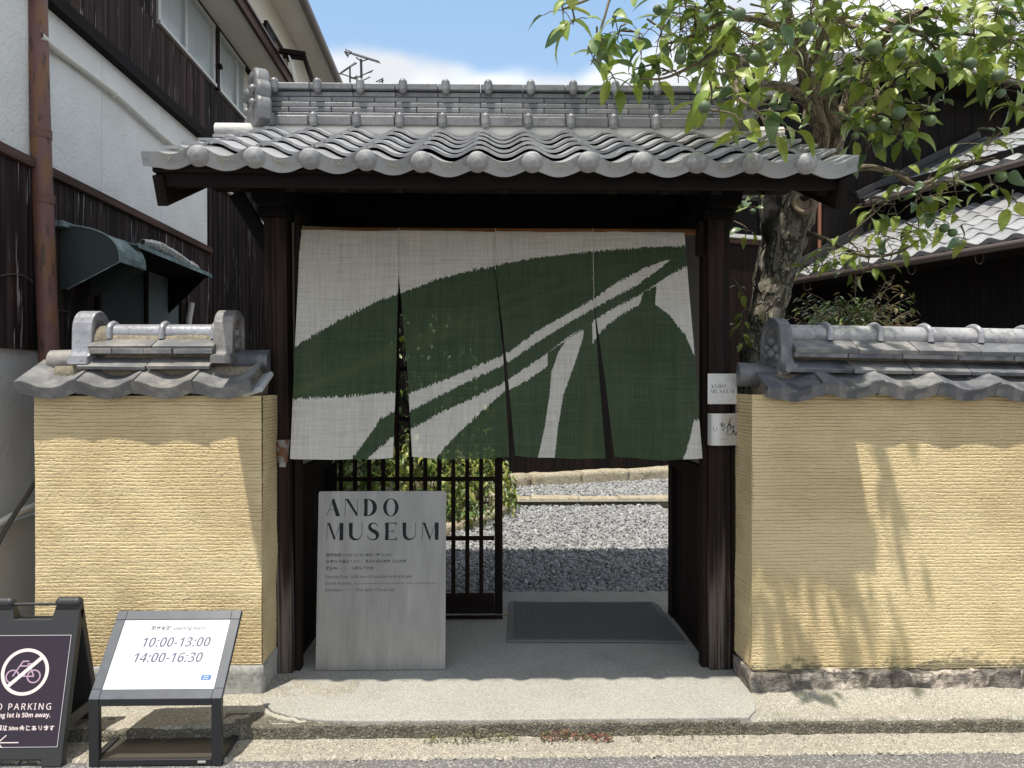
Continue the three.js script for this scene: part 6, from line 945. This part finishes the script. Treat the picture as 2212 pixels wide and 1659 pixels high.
// ================= SIGNS =================
{ // brushed metal plate leaning in the gateway
  const w = 0.69, h = 0.945, tex = canvasTex(1100, 1506, (k, W, H) => {
    brushed(k, W, H, 146, 22, 701);
    const s = W / 1668, x = (a, b) => (a - 180 + (b - 185) * 0.02) * s, y = (a, b) => (b - 185 + (a - 180) * 0.007) * s, ink = '#14191f';
    roman(k, 'ANDO', [285, 512, 768, 1020].map((a) => x(a, 400)), 100 * s, 224 * s, ink);
    roman(k, 'MUSEUM', [280, 570, 808, 1040, 1268, 1520].map((a) => x(a, 700)), 410 * s, 224 * s, ink);
    const dim = '#282c30', faint = '#7d8183'; k.textBaseline = 'alphabetic';
    const S = (v) => v * s, L = x(275, 1000);
    let q = kana(k, '開館時間', L, S(800), S(48), dim); k.fillStyle = dim; k.font = S(48) + 'px serif'; k.fillText(':10:00~16:30 (', q, S(842)); q += k.measureText(':10:00~16:30 (').width; q = kana(k, '最終入館', q, S(800), S(44), dim); k.fillText(' 16:00)', q, S(842));
    q = kana(k, '休館日', L, S(883), S(48), dim); k.fillText(':', q, S(925)); q = kana(k, '月曜日', q + S(14), S(883), S(46), dim); k.fillText(' *', q, S(925)); q = kana(k, 'ただし', q + S(50), S(883), S(42), dim); k.fillText('、', q, S(925)); q = kana(k, '祝日の場合開館', q + S(20), S(883), S(45), dim); q = kana(k, '翌日休館', q + S(20), S(883), S(45), dim);
    q = kana(k, '鑑賞料', L, S(968), S(48), dim); k.fillStyle = faint; k.fillText(':520', q, S(1010)); q += k.measureText(':520').width; q = kana(k, '円', q, S(968), S(44), faint); k.fillStyle = dim; k.fillText('15', q + S(40), S(1010)); kana(k, '歳以下無料', q + S(92), S(968), S(46), dim);
    k.font = S(50) + 'px serif'; k.fillText('Opening Hour: 10:00 am–4:30 pm (last entry 4:00 pm)', L - S(8), S(1118), S(1130)); k.fillText('Closed Monday', L - S(8), S(1202), S(340)); k.font = S(30) + 'px serif'; k.fillStyle = '#404447'; k.fillText('*open when national holidays are Monday but closed on the following day', L + S(360), S(1200), S(1095)); k.fillStyle = dim; k.font = S(50) + 'px serif'; k.fillText('Admission:', L - S(8), S(1287), S(240)); k.fillStyle = faint; k.fillText('¥520', L + S(250), S(1287)); k.fillStyle = dim; k.fillText('Free under 15 years old', L + S(390), S(1287), S(500));
  });
  const t = thing('metal_sign', 'large brushed metal museum plate leaning on the floor inside the gate', 'sign', [-0.618, 0, -0.03]), tilt = -0.085;
  const sh = new THREE.Shape(), r = 0.014; sh.moveTo(-w / 2, 0); sh.lineTo(w / 2, 0); sh.lineTo(w / 2, h - r); sh.quadraticCurveTo(w / 2, h, w / 2 - r, h); sh.lineTo(-w / 2 + r, h); sh.quadraticCurveTo(-w / 2, h, -w / 2, h - r); sh.closePath();
  const g = faceUV(new THREE.ExtrudeGeometry(sh, { depth: 0.006, bevelEnabled: true, bevelSize: 0.001, bevelThickness: 0.001, bevelOffset: -0.001, bevelSegments: 1 }), -w / 2, w / 2, 0, h);
  part(t, 'plate', turned(t, g, -0.618, 0.003, -0.036, tilt), std({ map: tex, roughness: 0.42, metalness: 0.55 }));
  part(t, 'stay', [bar(V(-0.80, 0.75, -0.11), V(-0.80, 0.01, -0.34), 0.02, 0.02), bar(V(-0.44, 0.75, -0.11), V(-0.44, 0.01, -0.34), 0.02, 0.02)], M.blackMetal);
}
{ // two plates on the right post
  const a = onZ(1529, 873, 0.012), b = onZ(1592, 807, 0.012), t = thing('name_plate', 'square white museum name plate on the right gate post', 'plate', [(a.x + b.x) / 2, a.y, 0.005]);
  const tex = canvasTex(512, 512, (k, W, H) => { brushed(k, W, H, 214, 16, 711, false); const s = 512 / 332; roman(k, 'ANDO', [32, 74, 122, 166].map((x) => x * s), 117 * s, 42 * s, '#5a5f66'); roman(k, 'MUSEUM', [32, 88, 136, 180, 216, 256].map((x) => x * s), 172 * s, 42 * s, '#5a5f66'); });
  part(t, 'plate', faceUV(box(a.x, b.x, a.y, b.y, 0.004, 0.012, 'y', 0.001), a.x, b.x, a.y, b.y), std({ map: tex, roughness: 0.5, metalness: 0.2 }));
  part(t, 'edge', box(b.x - 0.001, b.x + 0.004, a.y - 0.25, b.y, -0.02, 0.006, 'y', 0.001), M.aluFrame);
  const c = onZ(1531, 962, 0.03), d = onZ(1597, 893, 0.03), u = thing('curved_plate', 'bulging white plate with brush lettering below the square name plate', 'plate', [(c.x + d.x) / 2, c.y, 0.005]);
  const n = 18, w = d.x - c.x, hh = d.y - c.y, g = new THREE.PlaneGeometry(w, hh, n, 1), p = g.attributes.position; for (let i = 0; i < p.count; i++) { const f = p.getX(i) / w + 0.5; p.setZ(i, 0.006 + 0.042 * Math.sin(Math.PI * Math.pow(f, 0.62) * 0.92 + 0.12)); } g.computeVertexNormals();
  const tex2 = canvasTex(512, 482, (k, W, H) => { brushed(k, W, H, 205, 14, 721, false); const s = W / 365; kana(k, 'い', 35 * s, 130 * s, 66 * s, '#3b4a52', 0.07); kana(k, 'ち', 112 * s, 96 * s, 84 * s, '#1f2b36', 0.1); kana(k, 'ん', 205 * s, 60 * s, 104 * s, '#1a2530', 0.12); kana(k, 'ど', 188 * s, 160 * s, 76 * s, '#1f2b36', 0.085); kana(k, 'ん', 262 * s, 142 * s, 96 * s, '#1a2530', 0.12); k.font = 25 * s + 'px sans-serif'; k.fillStyle = '#8b9094'; k.fillText('ichindon', 128 * s, 285 * s, 140 * s); });
  part(u, 'face', g.translate((c.x + d.x) / 2, (c.y + d.y) / 2, 0), std({ map: tex2, roughness: 0.4, metalness: 0.3 }));
  part(u, 'blue_edge', poly([[0, 0], [0.0, hh * 0.97], [0.018, hh], [0.022, 0]].map(([x, y]) => [c.x + x, c.y + y]), 0.004, 0).translate(0, 0, 0.006), std({ color: C(0.20, 0.42, 0.52), roughness: 0.5 }));
}
{ // no parking A-board
  const foot = -0.090, W = 0.405, xr = -1.845, xl = xr - W, top = V(0, 0.566, 0.595), fz = 0.755, L = Math.hypot(top.y - foot, fz - top.z), ang = -Math.atan2(fz - top.z, top.y - foot);
  const t = thing('a_board', 'black plastic folding board saying no bicycle parking at the far left', 'sign', [xr - W / 2, foot, 0.68]);
  const sh = () => { const s = new THREE.Shape(), r = 0.03; s.moveTo(0, 0); s.lineTo(0.085, 0); s.lineTo(0.085, 0.028); s.lineTo(W - 0.085, 0.028); s.lineTo(W - 0.085, 0); s.lineTo(W, 0); s.lineTo(W, L - r); s.quadraticCurveTo(W, L, W - r, L); s.lineTo(0.30, L); s.lineTo(0.285, L - 0.075); s.lineTo(0.12, L - 0.075); s.lineTo(0.105, L); s.lineTo(r, L); s.quadraticCurveTo(0, L, 0, L - r); s.closePath(); return s; };
  const ex = { depth: 0.026, bevelEnabled: true, bevelSize: 0.004, bevelThickness: 0.004, bevelOffset: -0.004, bevelSegments: 2 };
  const fg = uvBox(new THREE.ExtrudeGeometry(sh(), ex).translate(0, 0, -0.03), 'y', 0), front = part(t, 'front_panel', turned(t, fg, xl, foot, fz, ang), M.blackPlastic);
  const rearAng = Math.atan2(0.60 - 0.455, 0.566 + 0.01); part(t, 'rear_panel', turned(t, uvBox(new THREE.ExtrudeGeometry(sh(), ex).translate(0, 0, -0.03), 'y', 0).scale(1, 0.87, 1), xl, -0.022, 0.465, rearAng), M.blackPlastic);
  part(t, 'hinge', [at(new THREE.CapsuleGeometry(0.024, 0.07, 4, 12).rotateZ(Math.PI / 2), xr - 0.055, 0.56, 0.588), at(new THREE.CapsuleGeometry(0.024, 0.07, 4, 12).rotateZ(Math.PI / 2), xl + 0.055, 0.56, 0.588)].map((g) => uvBox(g)), M.blackPlastic);
  part(t, 'handle_bar', uvBox(new THREE.CylinderGeometry(0.007, 0.007, 0.2, 10).rotateZ(Math.PI / 2).translate(xr - W / 2, 0.553, 0.592), 'x'), M.blackPlastic);
  part(t, 'side_strut', [bar(V(xr - 0.02, 0.06, 0.70), V(xr - 0.02, 0.06, 0.50), 0.012, 0.05), bar(V(xl + 0.02, 0.06, 0.70), V(xl + 0.02, 0.06, 0.50), 0.012, 0.05)], M.blackPlastic);
  const tex = canvasTex(768, 1024, (k, w, h) => {
    k.fillStyle = '#2a1f2e'; k.fillRect(0, 0, w, h); const s = w / 594, cx = 297 * s, ink = '#e9d9d4', rose = '#b79aae'; k.strokeStyle = '#c9c6cc'; k.lineWidth = 5; k.strokeRect(4, 4, w - 8, h - 8);
    const cy = 265 * s; k.lineWidth = 24 * s; k.strokeStyle = ink; k.beginPath(); k.arc(cx, cy, 156 * s, 0, 6.284); k.stroke();
    k.strokeStyle = rose; k.lineWidth = 10 * s; const b = (f) => { k.beginPath(); f(); k.stroke(); }, Q = (x, y) => [cx + x * s, cy + y * s];
    for (const x of [-84, 66]) b(() => k.arc(...Q(x, 32), 44 * s, 0, 6.284)); b(() => { k.moveTo(...Q(-84, 32)); k.lineTo(...Q(-22, -76)); k.lineTo(...Q(20, -76)); }); b(() => { k.moveTo(...Q(-38, -42)); k.lineTo(...Q(30, -42)); k.lineTo(...Q(-8, 30)); k.lineTo(...Q(66, 32)); }); b(() => { k.moveTo(...Q(30, -42)); k.lineTo(...Q(66, 32)); }); b(() => { k.moveTo(...Q(12, -56)); k.lineTo(...Q(64, -58)); });
    k.strokeStyle = ink; k.lineWidth = 26 * s; b(() => { k.moveTo(...Q(-112, 106)); k.lineTo(...Q(112, -106)); });
    k.fillStyle = ink; k.font = 62 * s + 'px sans-serif'; const tw = [...'NO PARKING'].reduce((a, c) => a + k.measureText(c).width + 9 * s, 0); spaced(k, 'NO PARKING', cx - tw / 2 + 4 * s, 532 * s, 9 * s);
    k.font = 'bold ' + 44 * s + 'px sans-serif'; k.textAlign = 'center'; k.fillText('Parking lot is 50m away.', cx - 10 * s, 584 * s, 462 * s);
    const z = 40 * s, jy = 636 * s, jx = cx - 222 * s; let q = kana(k, '場', jx + z * 1.9, jy, z, ink, 0.12); kana(k, '先', jx, jy, z, ink, 0.12); q = kana(k, 'は', q, jy, z, ink, 0.12); k.textAlign = 'left'; k.font = 'bold ' + 34 * s + 'px sans-serif'; k.fillText('50m', q + 4, 672 * s); kana(k, '先にあります', q + 78 * s, jy, z, ink, 0.12);
    k.strokeStyle = ink; k.lineWidth = 7 * s; b(() => { k.moveTo(cx + 20 * s, 757 * s); k.lineTo(cx - 118 * s, 757 * s); k.moveTo(cx - 70 * s, 708 * s); k.lineTo(cx - 120 * s, 757 * s); k.lineTo(cx - 72 * s, 808 * s); });
  });
  const a0 = 0.022, a1 = W - 0.022, b0 = L * 0.115, b1 = L * 0.79; part(front, 'printed_face', turned(t, faceUV(box(a0, a1, b0, b1, -0.002, 0.0025, 'y', 0.001), a0, a1, b0, b1), xl, foot, fz, ang), std({ map: tex, roughness: 0.55 }));
}
{ // opening hours stand
  const gy = -0.092, xl = -1.728, xr = -1.170, z1 = 0.755, z0 = 0.50, by = 0.195, ty = 0.492, tz = z1 - 0.255;
  const t = thing('display_stand', 'low black metal stand showing the opening hours on a white sheet', 'sign', [(xl + xr) / 2, gy, 0.63]);
  const fw = 0.042, up = Math.hypot(ty - by, z1 - tz), ang = -Math.atan2(z1 - tz, ty - by), F = (x0, x1, y0, y1, d0, d1) => turned(t, box(x0, x1, y0, y1, d0, d1, x1 - x0 > y1 - y0 ? 'x' : 'y', 0.0015), 0, by, z1, ang);
  const fr = part(t, 'frame', [F(xl + fw + 0.001, xr - fw - 0.001, 0, fw, -0.022, 0), F(xl + fw + 0.001, xr - fw - 0.001, up - fw, up, -0.022, 0), F(xl, xl + fw, fw + 0.001, up - fw - 0.001, -0.022, 0), F(xr - fw, xr, fw + 0.001, up - fw - 0.001, -0.022, 0)], M.blueBlackMetal);
  part(fr, 'corner_joint', [[xl, 0], [xr - fw, 0], [xl, up - fw], [xr - fw, up - fw]].map(([x, y]) => F(x, x + fw, y, y + fw, -0.0225, 0.0008)), M.blueBlackMetal);
  const tex = canvasTex(1024, 640, (k, w, h) => {
    k.fillStyle = '#e6e5e4'; k.fillRect(0, 0, w, h); const im = k.getImageData(0, 0, w, h), d = im.data; for (let j = 0; j < h; j++) for (let i = 0; i < w; i++) { const o = (j * w + i) * 4, m = smooth(0.5, 0.75, fbm(i / w, j / h, 6, 4, 4, 731)) * 8; d[o] -= m * 0.6; d[o + 1] -= m; d[o + 2] -= m * 0.9; } k.putImageData(im, 0, 0);
    const ink = '#55576e'; kana(k, '開館時間', 0.27 * w, 0.095 * h, 0.045 * w, '#38384c', 0.12); k.fillStyle = '#38384c'; k.font = 'italic bold 44px sans-serif'; k.fillText('Opening Hours', 0.48 * w, 0.158 * h, 0.30 * w); k.lineWidth = 1.2; k.strokeStyle = '#38384c'; k.strokeText('Opening Hours', 0.48 * w, 0.158 * h, 0.30 * w); k.fillStyle = ink; k.font = 'bold 124px sans-serif'; k.textAlign = 'center'; k.save(); k.transform(1, 0, -0.12, 1, 0.06 * h, 0); k.fillText('10:00-13:00', 0.53 * w, 0.405 * h, 0.64 * w); k.fillText('14:00-16:30', 0.51 * w, 0.625 * h, 0.64 * w); k.restore(); k.fillStyle = '#3a639f'; k.fillRect(0.855 * w, 0.805 * h, 0.09 * w, 0.07 * h); k.fillStyle = '#a9bfdd'; k.fillRect(0.875 * w, 0.82 * h, 0.05 * w, 0.012 * h); k.fillRect(0.868 * w, 0.846 * h, 0.055 * w, 0.012 * h);
  });
  const x0 = xl + fw - 0.002, x1 = xr - fw + 0.002, y0 = fw - 0.002, y1 = up - fw + 0.002; part(t, 'sheet', turned(t, faceUV(box(x0, x1, y0, y1, -0.014, -0.005, 'y', 0), x0, x1, y0, y1), 0, by, z1, ang), std({ map: tex, roughness: 0.3 }));
  part(t, 'front_rail', box(xl + fw + 0.001, xr - fw - 0.001, by - 0.030, by - 0.002, z1 - 0.024, z1 - 0.001, 'x', 0.002), M.blackMetal);
  for (const x of [xl, xr - fw]) part(t, 'leg', box(x, x + fw, gy, by - 0.001, z1 - 0.026, z1, 'y', 0.002), M.blackMetal);
  const bs = part(t, 'base_frame', [box(xl + fw + 0.001, xr - fw - 0.001, gy + 0.003, gy + 0.028, z1 - 0.024, z1 - 0.002, 'x', 0.002), box(xl, xl + 0.03, gy + 0.006, gy + 0.032, z0, z1 - 0.027, 'z', 0.002), box(xr - 0.03, xr, gy + 0.006, gy + 0.032, z0, z1 - 0.027, 'z', 0.002), box(xl + 0.031, xr - 0.031, gy + 0.006, gy + 0.032, z0, z0 + 0.03, 'x', 0.002)], M.blackMetal);
  part(bs, 'base_plate', box(xl + 0.031, xr - 0.031, gy + 0.018, gy + 0.024, z0 + 0.031, z1 - 0.026, 'x', 0), std({ color: C(0.055, 0.05, 0.042), roughness: 0.4 }));
  part(bs, 'maker_tag', box(-1.27, -1.235, gy + 0.012, gy + 0.022, z1 - 0.001, z1 + 0.0015, 'x', 0.003), M.aluFrame);
}
{ // ribbed rubber mat
  const t = thing('door_mat', 'ribbed black rubber mat on the floor of the open half', 'mat', [0.6, 0, -0.8]);
  const q = (u, v) => { const a = [0.065, -0.435], b = [1.115, -0.395], c = [1.085, -1.165], d = [0.092, -1.20]; const x = lerp(lerp(a[0], b[0], u), lerp(d[0], c[0], u), v), z = lerp(lerp(a[1], b[1], u), lerp(d[1], c[1], u), v); return [x, z]; };
  const wave = (u, v) => 0.012 + 0.006 * (fbm3(u * 4, v * 4, 3, 2, 5)) + 0.018 * smooth(0.75, 1, u) * smooth(0.5, 0.75, v) * smooth(1.0, 0.8, v);
  const sheetOf = (u0, u1, v0, v1, nu, nv, f) => { const g = new THREE.PlaneGeometry(1, 1, nu, nv), p = g.attributes.position; for (let i = 0; i < p.count; i++) { const u = lerp(u0, u1, p.getX(i) + 0.5), v = lerp(v0, v1, p.getY(i) + 0.5), [x, z] = q(u, v); p.setXYZ(i, x, wave(u, v) + f(u, v, p.getX(i) + 0.5), z); } g.computeVertexNormals(); return uvBox(g, 'z', 0); };
  const skirt = []; for (const [a, b] of [[[0, 0], [1, 0]], [[1, 0], [1, 1]], [[1, 1], [0, 1]], [[0, 1], [0, 0]]]) for (let k = 0; k < 20; k++) { const u0 = lerp(a[0], b[0], k / 20), v0 = lerp(a[1], b[1], k / 20), u1 = lerp(a[0], b[0], (k + 1) / 20), v1 = lerp(a[1], b[1], (k + 1) / 20), [xa, za] = q(u0, v0), [xb, zb] = q(u1, v1), ya = wave(u0, v0), yb = wave(u1, v1), g = new THREE.BufferGeometry(); g.setAttribute('position', new THREE.Float32BufferAttribute([xa, ya - 0.010, za, xb, yb - 0.010, zb, xb, yb, zb, xa, ya - 0.010, za, xb, yb, zb, xa, ya, za], 3)); g.computeVertexNormals(); skirt.push(uvBox(g)); }
  part(t, 'base_sheet', [sheetOf(0, 1, 0, 1, 40, 24, () => 0), ...skirt], M.rubber);
  const N = 78; for (let i = 0; i < N; i++) { const u0 = 0.035 + (i / N) * 0.93, u1 = u0 + 0.93 / N * 0.52; part(t, 'rib', sheetOf(u0, u1, 0.045, 0.955, 2, 22, (u, v, f) => 0.001 + 0.007 * Math.sin(Math.PI * clamp(f, 0.02, 0.98))), M.rubber); }
}

scene.traverse((o) => { if (o.isMesh) { o.castShadow = true; o.receiveShadow = true; } });
renderer.render(scene, camera);
